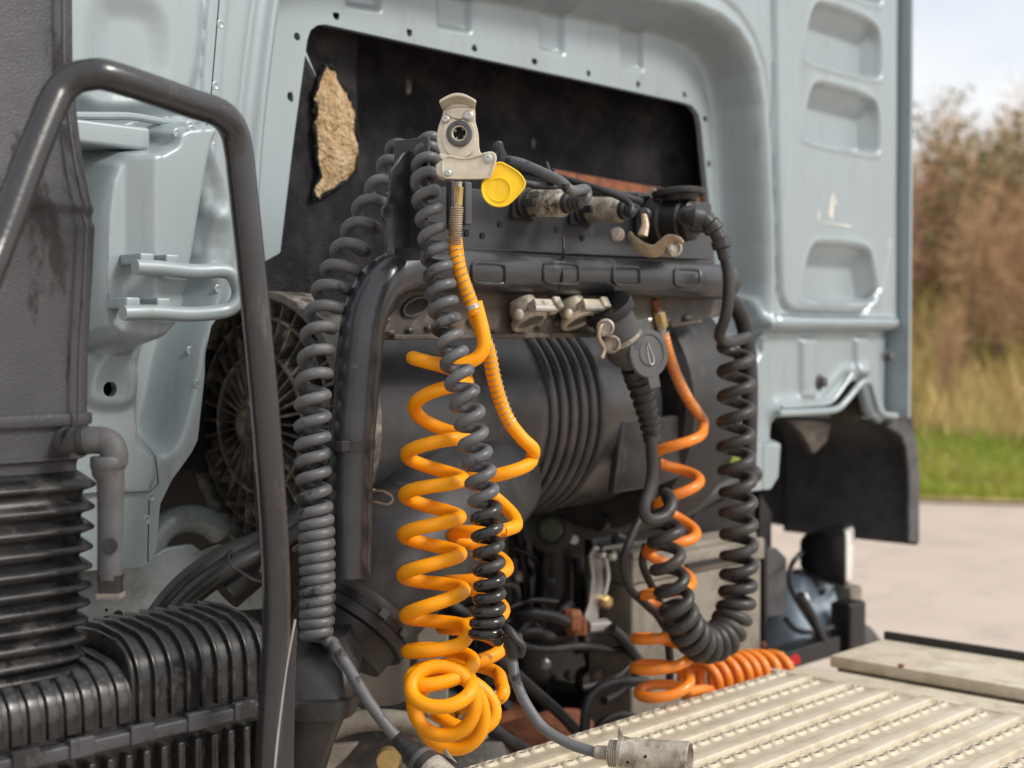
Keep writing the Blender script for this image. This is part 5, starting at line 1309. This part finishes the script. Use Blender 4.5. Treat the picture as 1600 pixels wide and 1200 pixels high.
# lever, rust-red valve and its pipes
vs = thing('valve', 'rust red pipe valve with a pale union among the dark engine hoses', 'valve', PY(905, 980, .05))
yv = .05
MB().box(PY(900, 978, yv), RIGHT * .021, _f0 * .018, UP * .018).build('body', m_rust, vs, bevel=.005)
MB().lathe([(.019, -.02), (.022, -.01), (.019, 0), (.022, .01), (.017, .02)], PY(893, 968, yv), UP, 8).build('knob', m_rust, vs)
MB().cyl(PY(916, 980, yv), PY(948, 977, yv), .016, .015, 6).build('union', m_steel, vs, bevel=.002)
MB().cyl(PY(948, 977, yv), PY(962, 984, yv), .011, .009, 12).build('union_sleeve', m_rubber, vs)
lv_ = thing('bracket_lever', 'dull silver upright bracket with bolts standing above the rust red valve', 'bracket', PY(930, 985, .06))
yv = .07
MB().prism([PY(x, y, yv) for x, y in [(922, 868), (930, 852), (944, 856), (948, 872), (942, 890), (944, 930), (936, 955), (934, 1000), (918, 1004), (912, 970), (922, 940), (926, 900)]], (0, .008, 0)).build('bracket', m_steel, lv_, bevel=.002)
for (x, y, r) in [(934, 866, .010), (950, 868, .012), (942, 940, .015), (930, 1012, .007)]:
    MB().lathe([(r, 0), (r, .016), (r * .6, .02), (.0001, .02)], PY(x, y, yv), unit(-FWD + RIGHT * .8), 6).build('bolt', m_brass if r > .013 else m_steel, lv_)
MB().sweep(spline([PY(946, 872, yv - .02), PY(950, 900, yv - .02), PY(944, 930, yv - .02)], 6), .005, 8).build('rod', m_steel, lv_)
def hose(lab, pts, r, material=None, name='hose', cat='hose'):
    o = MB().sweep(spline(pts, 8), r, 12).build(name, material or m_rubber, None, smooth=60)
    return tag(o, lab, cat)
yq = .02
hose('thin black hose running left from the rust red valve', [PY(885, 972, yq), PY(860, 962, yq), PY(830, 958, yq), PY(800, 955, yq + .05)], .012)
hose('black hose dropping right from the pale union of the valve', [PY(955, 982, yq), PY(975, 1000, yq), PY(990, 1022, yq), PY(1004, 1040, yq)], .012)
hose('black hose looping up behind the orange coil heap', [PY(912, 1180, -.12), PY(916, 1110, -.12), PY(930, 1080, -.12), PY(965, 1066, -.12), PY(1010, 1066, -.12)], .010)
hose('black hose curving low beside the plank edge', [PY(925, 1150, -.10), PY(945, 1126, -.10), PY(975, 1118, -.10), PY(1010, 1130, -.10)], .009)
hose('black hose sloping down behind the grey cable tail', [PY(770, 1020, -.05), PY(830, 1075, -.05), PY(880, 1120, -.05), PY(920, 1165, -.05)], .011)
hose('second black hose crossing low under the grey cable tail', [PY(760, 1130, -.10), PY(800, 1160, -.10), PY(850, 1190, -.10), PY(900, 1230, -.10)], .012)
hose('dark pipe lying under the rust red valve', [PY(800, 1005, .04), PY(850, 1015, .04), PY(910, 1010, .04), PY(970, 1015, .04), PY(1000, 1000, .04)], .008)
hose('thin black wire looping down beside the right orange coil', [PY(1028, 700, -.24), PY(1020, 770, -.24), PY(990, 830, -.24), PY(974, 880, -.24), PY(985, 920, -.24), PY(1010, 945, -.24), PY(1030, 965, -.24), PY(1050, 1000, -.24)], .0075)
hose('second thin black wire beside the right orange coil', [PY(1010, 850, -.22), PY(1004, 880, -.22), PY(1018, 915, -.22), PY(1034, 950, -.22), PY(1046, 1020, -.22), PY(1046, 1070, -.22)], .0075)
hose('fat dark hose lying under the drum behind the right orange coil', [PY(935, 815, .0), PY(960, 818, .0), PY(1000, 812, .0), PY(1060, 800, .0), PY(1130, 760, .0), PY(1180, 740, .0)], .02)
# rust-coloured air vessel low down
av = thing('air_vessel', 'rust brown air vessel lying low under the plank edge', 'air vessel', PY(870, 1170, .0))
MB().lathe([(.0001, -.02), (.035, -.012), (.06, .02), (.068, .06), (.068, .24), (.0001, .26)], PY(910, 1150, .06), unit(-EX), 28).build('shell', m_rust, av, smooth=50)
MB().ball(PY(908, 1142, .0), .014, 10).build('end_cap', m_boxgrey, av)
av = thing('air_vessel', 'small rusty housing far down behind the yellow bundle', 'air vessel', PY(800, 1160, .2))
MB().lathe([(.0001, -.01), (.06, .0), (.075, .05), (.075, .2), (.0001, .22)], PY(805, 1130, .25), unit(-EX + EY * .3), 24).build('shell', m_rust, av, smooth=50)

# pale battery casing with a ribbed lid behind the right coils
bat = thing('battery_casing', 'pale grey ribbed battery casing standing behind the right-hand coils', 'battery box', PY(1090, 1060, .06))
c0, c1_, c2_ = PY(988, 930, .02), PY(1190, 905, .02), None
zt = PY(1090, 872, .02)[2]
cx = (c0[0] + c1_[0]) / 2; hw = (c1_[0] - c0[0]) / 2
MB().box((cx, .08, zt - .20), (hw, 0, 0), (0, .06, 0), (0, 0, .17)).build('case', m_boxgrey, bat, bevel=.008)
MB().box((cx, .08, zt - .005), (hw + .006, 0, 0), (0, .066, 0), (0, 0, .025)).build('lid', m_boxgrey, bat, bevel=.006)
for k in range(4):
    MB().box((cx, .035 + .03 * k, zt + .026), (hw - .01, 0, 0), (0, .009, 0), (0, 0, .008)).build('lid_rib', m_boxgrey, bat, bevel=.004)
MB().box((cx + hw * .2, -.004 + .01, zt - .01), (hw * .5, 0, 0), (0, .003, 0), (0, 0, .006)).build('lid_strap', m_engine, bat)
# grey cover panel and dark shelf behind black coil
cv = thing('grey_cover', 'flat grey cover panel standing to the right of the black coil', 'cover panel', PY(1200, 960, -.05))
MB().prism([PY(x, y, .12) for x, y in [(1186, 856), (1214, 856), (1230, 872), (1229, 962), (1186, 966)]], (0, .03, 0)).build('panel', m_rubbergrey, cv, bevel=.004)
MB().prism([PY(x, y, .15) for x, y in [(1188, 770), (1206, 800), (1206, 860), (1186, 860)]], (0, .05, 0)).build('bracket', m_engine, cv, bevel=.003)
MB().box(PY(1186, 930, .08), EX * .008, EY * .02, EZ * .13).build('upright', m_engine, cv, bevel=.002)
MB().ball(PY(1192, 1008, .05), .010, 10).build('orange_knob', m_rust, cv)
MB().prism([PY(x, y, .10) for x, y in [(1090, 800), (1150, 770), (1180, 790), (1180, 860), (1040, 872), (1040, 850)]], (0, .04, 0)).build('shelf', m_engine, cv, bevel=.004)

# ------------------------------------------------------------------ work lamp and the plastics around it
wl = thing('work_lamp', 'small square black work lamp with a white lens on a bracket under the mudguard', 'work lamp', PY(1275, 925, -.05))
yl_ = .05
dl = unit(-EY * .93 + EX * .36)
LC = PY(1318, 866, yl_); ul = EZ; sl_ = unit(np.cross(ul, dl))
s = superell(.062, .076, 36, 6)
rings = []
for off, sc in [(-.105, .45), (-.096, .62), (-.060, .86), (-.022, 1.0), (.010, 1.02), (.014, .98), (.014, .90)]:
    rings.append(np.array([LC + dl * off + sl_ * a * sc + ul * b * sc for a, b in s]))
mb = MB(); loft(mb, rings); mb.build('housing', m_engine, wl, smooth=35)
mb = MB(); loft(mb, [np.array([LC + dl * o_ + sl_ * a * k_ + ul * b * k_ for a, b in s]) for o_, k_ in ((.012, .90), (.018, .88), (.020, .80))]); mb.build('lens', m_lens, wl, smooth=35)
MB().box(LC - dl * .075 - ul * .066, dl * .014, sl_ * .016, ul * .03).build('bracket', m_railmud, wl, bevel=.003)
MB().box(LC - dl * .075 - ul * .100, dl * .03, sl_ * .02, ul * .006).build('bracket_foot', m_railmud, wl, bevel=.002)
MB().sweep(spline([LC - dl * .104, PY(1248, 868, yl_), PY(1236, 885, yl_), PY(1235, 915, yl_), PY(1252, 950, yl_), PY(1275, 985, yl_), PY(1296, 1020, yl_)], 8), .0065, 10).build('lamp_cable', m_rubber, wl)
wt = thing('pale_cover', 'glossy pale blue grey plastic tank below the work lamp', 'plastic tank', PY(1260, 1000, .05))
tb = MB()
loft(tb, [np.array([PY(1256, y, .16) + V((a * k_, b * k_, 0)) for a, b in superell(.15, .10, 32, 4)]) for y, k_ in ((1012, 1.02), (985, 1.0), (960, .92), (930, .72), (905, .50), (893, .40))])
tb.build('tank', m_blueish, wt, smooth=60)
MB().box(PY(1312, 930, .10), EX * .03, EY * .05, EZ * .028).build('cap_block', m_boxgrey, wt, bevel=.006)
MB().sweep(spline([PY(1228, 968, .02), PY(1244, 984, .02), PY(1270, 988, .02), PY(1300, 980, .02)], 8), .007, 10).build('tank_hose', m_rubber, wt)
MB().box(PY(1325, 985, .02), EX * .040, EY * .03, EZ * .075).build('black_end', m_engine, wt, bevel=.008)
MB().prism([PY(x, y, .06) for x, y in [(1345, 970), (1362, 980), (1378, 1000), (1378, 1015), (1340, 1028)]], (0, .06, 0)).build('grey_flap', m_rubbergrey, wt, bevel=.004)
MB().box(PY(1255, 1018, .0), EX * .12, EY * .03, EZ * .022).build('black_shelf', m_engine, wt, bevel=.004)
MB().sweep(spline([PY(1250, 930, -.02), PY(1268, 960, -.02), PY(1284, 995, -.02), PY(1306, 1025, -.02)], 8), .011, 10).build('strut', m_rubber, wt)
rc_ = thing('red_clip', 'small red plastic clip lying under the pale tank beside the planks', 'clip', PY(1228, 1038, -.2))
MB().box(PY(1226, 1040, -.2), EX * .022, EY * .012, EZ * .007).build('clip_body', m_red, rc_, bevel=.002)
MB().lathe([(.010, -.006), (.010, .006), (.0001, .006)], PY(1243, 1030, -.2), -FWD, 16).build('clip_ring', m_red, rc_)
MB().box(PY(1214, 1026, -.18), EX * .012, EY * .012, EZ * .010).build('clip_seat', m_boxgrey, rc_, bevel=.002)

# ------------------------------------------------------------------ cab bracket, hoses, pale plates on the lower left
lb = thing('painted_bracket', 'dirty silver green chassis bracket with round holes behind the intake bellows', 'bracket', P(200, 1000, 1.95))
YB = .06
outl = [(60, 880), (240, 868), (262, 856), (300, 850), (318, 862), (300, 905), (272, 934), (215, 962), (190, 970), (160, 985), (128, 1012), (60, 1025)]
MB().prism([PY(x, y, YB) for x, y in outl], (0, .012, 0)).build('plate', m_paint_dirty, lb, bevel=.003)
for (x, y, r) in [(166, 972, .0095), (184, 962, .008), (166, 953, .002)]:
    MB().lathe([(r, 0), (r, .002), (r * .8, .0025), (.0001, .001)], PY(x, y, YB - .0005), -EY, 20).build('hole_plug', m_engine, lb)
ar = MB(); t = np.linspace(R(195), R(345), 20)
MB().sweep(np.array([PY(296 + 62 * math.cos(q), 872 + 62 * math.sin(q), .10) for q in np.linspace(R(160), R(320), 24)]), .022, 14).build('wheel_arch_lip', m_paint_dirty, lb, smooth=60)
MB().prism([PY(x, y, .13) for x, y in [(260, 880), (340, 850), (420, 870), (420, 950), (300, 960), (240, 940)]], (0, .01, 0)).build('backing_plate', m_paint_dirty, lb)
hose('thicker of two fat black hoses curving behind the hand rail above the filter ribs', [P(228, 1000, 1.86), P(246, 962, 1.86), P(285, 915, 1.87), P(340, 875, 1.88), P(420, 838, 1.92), P(470, 800, 2.0)], .0155, m_engine)
hose('lower of two fat black hoses curving behind the hand rail above the filter ribs', [P(246, 1005, 1.84), P(262, 975, 1.84), P(300, 930, 1.85), P(355, 890, 1.86), P(425, 855, 1.9), P(480, 820, 2.0)], .0150, m_engine)
hose('short black pipe stub lying under the two fat hoses', [P(350, 925, 1.9), P(385, 895, 1.92), P(430, 860, 2.0)], .028, m_engine)
ht = thing('hose_tie', 'thin black tie with a loose tail round the fat hoses', 'cable tie', P(370, 880, 1.84))
MB().sweep(spline([P(362, 856, 1.88), P(358, 870, 1.85), P(362, 884, 1.83), P(378, 895, 1.84), P(396, 906, 1.85), P(414, 910, 1.86)], 6), .0022, 6).build('strap', m_rubber, ht)
MB().sweep(spline([P(402, 872, 1.88), P(410, 880, 1.88), P(408, 894, 1.88)], 5), .003, 6).build('wire_end', m_boxgrey, ht)
ps = thing('metal_guard', 'cream coloured metal panel and curved guard low behind the yellow bundle', 'panel', P(600, 1080, 2.35))
def PD(pts, d, th, name, m_, par, bevel=.003):
    return MB().prism([P(x, y, d) for x, y in pts], _f0 * th).build(name, m_, par, bevel=bevel)
PD([(536, 1005), (640, 968), (700, 975), (700, 1110), (600, 1105), (520, 1118), (505, 1085)], 2.4, .02, 'panel', m_boxgrey, ps)
PD([(640, 975), (652, 972), (652, 1130), (640, 1130)], 2.36, .03, 'dark_strip', m_engine, ps)
MB().sweep(spline([P(486, 1168, 2.3), P(520, 1140, 2.3), P(580, 1125, 2.3), P(640, 1130, 2.3), P(680, 1148, 2.3)], 8), .018, 12).build('curved_guard', m_boxgrey, ps)
PD([(484, 1168), (560, 1162), (540, 1185), (480, 1240)], 2.28, .02, 'lower_plate', m_boxgrey, ps)
MB().sweep(spline([P(552, 1085, 2.36), P(572, 1105, 2.34), P(610, 1108, 2.33), P(640, 1100, 2.33)], 6), .006, 8).build('wire', m_rubber, ps)
gbx = thing('gearbox_cover', 'grey greasy gearbox cover with bolts at the bottom edge behind the cable boot', 'gearbox cover', P(600, 1200, 2.3))
MB().lathe([(.0001, 0), (.16, 0), (.17, .012), (.165, .03), (.13, .045), (.0001, .05)], P(650, 1225, 2.45), unit(-FWD + UP * .4), 40).build('cover', m_railmud, gbx, smooth=40)
for k in range(9):
    a = k * .7; u = RIGHT * math.cos(a) + UP * math.sin(a) * .9
    MB().lathe([(.013, 0), (.013, .012), (.008, .014), (.0001, .014)], P(650, 1225, 2.40) + u * .145, unit(-FWD + UP * .4), 6).build('bolt', m_castdirty, gbx)
MB().lathe([(.02, 0), (.018, .02), (.0001, .022)], P(608, 1185, 2.25), -FWD, 20).build('plug', m_brass, gbx, smooth=40)

# wire tie on the drum's edge and duct bracket
wt_ = thing('wire_tie', 'rusty twisted wire loop poking out left of the front yellow hose', 'wire', P(585, 775, 1.92))
MB().sweep(spline([P(546, 772, 1.93), P(565, 774, 1.92), P(582, 768, 1.91), P(600, 768, 1.90), P(614, 778, 1.90), P(606, 788, 1.90), P(580, 784, 1.91), P(568, 796, 1.92), P(552, 798, 1.93), P(543, 794, 1.93)], 6), .0018, 6).build('wire', m_bronze, wt_)
MB().sweep(spline([P(568, 776, 1.92), P(580, 768, 1.91), P(586, 764, 1.91)], 4), .0014, 5).build('wire_twist', m_spring, wt_)
# ------------------------------------------------------------------ ground, verge, bank, shrubs
def hmap(x, y):
    """height of the ground, distance measured along the view direction"""
    f = (x - CAMP[0]) * _f0[0] + (y - CAMP[1]) * _f0[1]
    r = (x - CAMP[0]) * RIGHT[0] + (y - CAMP[1]) * RIGHT[1]
    s = f + .25 * r - 15.9 - .3
    s = np.maximum(s - .5, 0)
    b = 3.0 * (1 - np.exp(-(s / 5.5) ** 1.25)) + .012 * s
    return b + np.where(s > 0, .12 * np.sin(x * .9) * np.cos(y * .7), 0)
rr = np.concatenate([np.linspace(-40, 70, 111)]); 
gr = MB()
gp = [(-200, -200, 0), (200, -200, 0), (200, 200, 0), (-200, 200, 0)]
gr.add(gp, [(0, 1, 2, 3)]); g_ = gr.build('road', m_asphalt, None, smooth=0); g_['kind'] = 'structure'
# grassy verge and bank: a sheet from the road edge outwards
ff = np.concatenate([np.linspace(0, 22, 90), np.linspace(23, 160, 40)]); ll = np.linspace(-70, 70, 141)
FFg, LLg = np.meshgrid(ff, ll)
ed_ = 15.9 + .12 * np.sin(LLg * .8) + .05 * np.sin(LLg * 3.1)
fd = ed_ - .25 * LLg + FFg
gx_ = CAMP[0] + _f0[0] * fd + RIGHT[0] * LLg; gy_ = CAMP[1] + _f0[1] * fd + RIGHT[1] * LLg
gz_ = hmap(gx_, gy_) + .03 + .03 * np.minimum(FFg, 1)
bank = gridmesh(gx_, gy_, gz_, 'grass_bank', m_earth, None); bank['kind'] = 'structure'
def blades(n, f0_, f1_, l0, l1, h0, h1, material, name, lean=.4):
    mb_v = []; mb_f = []
    f = rng.uniform(f0_, f1_, n); l = rng.uniform(l0, l1, n)
    fd = 15.9 - .25 * l + f
    x = CAMP[0] + _f0[0] * fd + RIGHT[0] * l; y = CAMP[1] + _f0[1] * fd + RIGHT[1] * l; z = hmap(x, y) + .03
    h = rng.uniform(h0, h1, n); a = rng.uniform(0, 2 * math.pi, n); w = rng.uniform(.006, .016, n)
    dx, dy = np.cos(a), np.sin(a); ln = rng.uniform(-lean, lean, n) * h; l2 = rng.uniform(-lean, lean, n) * h
    v = np.stack([np.stack([x - dx * w, y - dy * w, z], 1), np.stack([x + dx * w, y + dy * w, z], 1),
                  np.stack([x + ln * .4 + dx * w * .7, y + l2 * .4 + dy * w * .7, z + h * .6], 1), np.stack([x + ln, y + l2, z + h], 1), np.stack([x + ln * .4 - dx * w * .7, y + l2 * .4 - dy * w * .7, z + h * .6], 1)], 1).reshape(-1, 3)
    fc = [(i * 5, i * 5 + 1, i * 5 + 2, i * 5 + 3, i * 5 + 4) for i in range(n)]
    me = bpy.data.meshes.new(name); me.from_pydata(v.tolist(), [], fc)
    o = link(name, me, material, None, smooth=0); o['kind'] = 'stuff'
    return o
tag(blades(22000, .1, 2.3, -4, 9, .06, .2, m_grass, 'green_grass'), 'bright green grass on the verge beyond the road', 'grass')
tag(blades(26000, 1.9, 15, -4, 11, .2, .7, m_drygrass, 'dry_grass', .6), 'tall dry yellow brown grass on the bank', 'grass')
# bare shrubs: three kinds, each with stems and twigs; copies share the mesh data
def shrub_meshes(seed, h, nstem, leaf=0):
    rs = np.random.default_rng(seed); st = MB(); tw = MB(); lf = MB()
    for k in range(nstem):
        a = rs.uniform(0, 6.28); sp = rs.uniform(.1, .45) * h * .5; hh = h * rs.uniform(.65, 1.0)
        p0 = V((rs.normal(0, .12), rs.normal(0, .12), -.1)); p3 = p0 + V((math.cos(a) * sp, math.sin(a) * sp, hh))
        mid = (p0 + p3) / 2 + rs.normal(0, .10, 3); c = spline([p0, mid, p3], 5)
        st.sweep(c, np.linspace(.022, .006, len(c)) * h / 3, 4, caps=False)
        for q in range(26):
            i = rs.integers(3, len(c)); b = c[i]; d = unit(rs.normal(0, 1, 3) + V((0, 0, 1.1))) * rs.uniform(.25, .75) * h / 3
            m1 = b + d * .5 + rs.normal(0, .04, 3)
            tw.sweep(np.array([b, m1, b + d]), [.007, .005, .002], 3, caps=False)
            for e in range(4):
                d2 = unit(d + rs.normal(0, .25, 3)) * rs.uniform(.15, .4); s0 = b + d * rs.uniform(.3, .95)
                tw.sweep(np.array([s0, s0 + d2]), [.004, .0015], 3, caps=False)
                if leaf:
                    for _ in range(leaf):
                        c0 = s0 + d2 * rs.uniform(.2, 1) + rs.normal(0, .05, 3); u = unit(rs.normal(0, 1, 3)) * rs.uniform(.03, .06); w = unit(np.cross(u, rs.normal(0, 1, 3))) * .028
                        lf.add([c0 - u, c0 + w, c0 + u, c0 - w], [(0, 1, 2, 3)])
    return st, tw, lf
protos = []
for i, (h, ns, leaf, mt, lab) in enumerate([(3.4, 9, 0, m_twig, 'bare brown twiggy shrub standing on the bank beyond the road'), (2.6, 11, 0, m_twigred, 'low reddish brown bare bush on the bank beyond the road'), (2.4, 8, 2, m_leafdull, 'dull green leafy bush among the bare brown shrubs on the bank')]):
    st, tw, lf = shrub_meshes(50 + i, h, ns, leaf)
    t = thing('bare_shrub' if i < 2 else 'green_bush', lab, 'shrub', (0, 0, 0), 'shrubs on the bank')
    st.build('stem', m_bark, t, smooth=60, fix=False); tw.build('twigs', mt if i < 2 else m_twig, t, smooth=60, fix=False)['kind'] = 'stuff'
    if leaf: lf.build('leaves', m_leafdull, t, smooth=0, fix=False)['kind'] = 'stuff'
    protos.append(t)
used = [False] * 3
def place(i, fdist, l, sc, rot):
    fd = 15.9 - .25 * l + fdist
    x = CAMP[0] + _f0[0] * fd + RIGHT[0] * l; y = CAMP[1] + _f0[1] * fd + RIGHT[1] * l
    z = float(hmap(np.array(x), np.array(y)))
    o = protos[i] if not used[i] else shift_copy(protos[i], (0, 0, 0), None)
    used[i] = True
    o.location = (x, y, z); o.rotation_euler = (0, 0, rot); o.scale = (sc, sc, sc * 1.0)
    return o
rs = np.random.default_rng(5)
for row, (fd_, n) in enumerate([(3.6, 12), (4.8, 14), (6.4, 14), (8.4, 14), (10.8, 14)]):
    for k in range(n):
        l = 2.2 + (k + rs.uniform(-.35, .35)) * (9.5 / n) * (1 + row * .06)
        i = int(rs.choice([0, 1, 2], p=[.46, .48, .06])) if row else int(rs.choice([0, 1, 2], p=[.25, .6, .15]))
        sc = (rs.uniform(.32, .55) if row == 0 else rs.uniform(.7, 1.0) if row < 4 else rs.uniform(.8, 1.0)) * .90
        place(i, fd_ + rs.uniform(-.7, .7), l, sc, rs.uniform(0, 6.28))
for k in range(16):
    place(int(rs.choice([0, 1])), 8.6 + rs.uniform(-.6, .6), 5.4 + k * .34, rs.uniform(.82, .95), rs.uniform(0, 6.28))
place(2, 6.5, 6.9, 1.25, 1.0)['label'] = 'largest dark green bush at the right end of the bank'
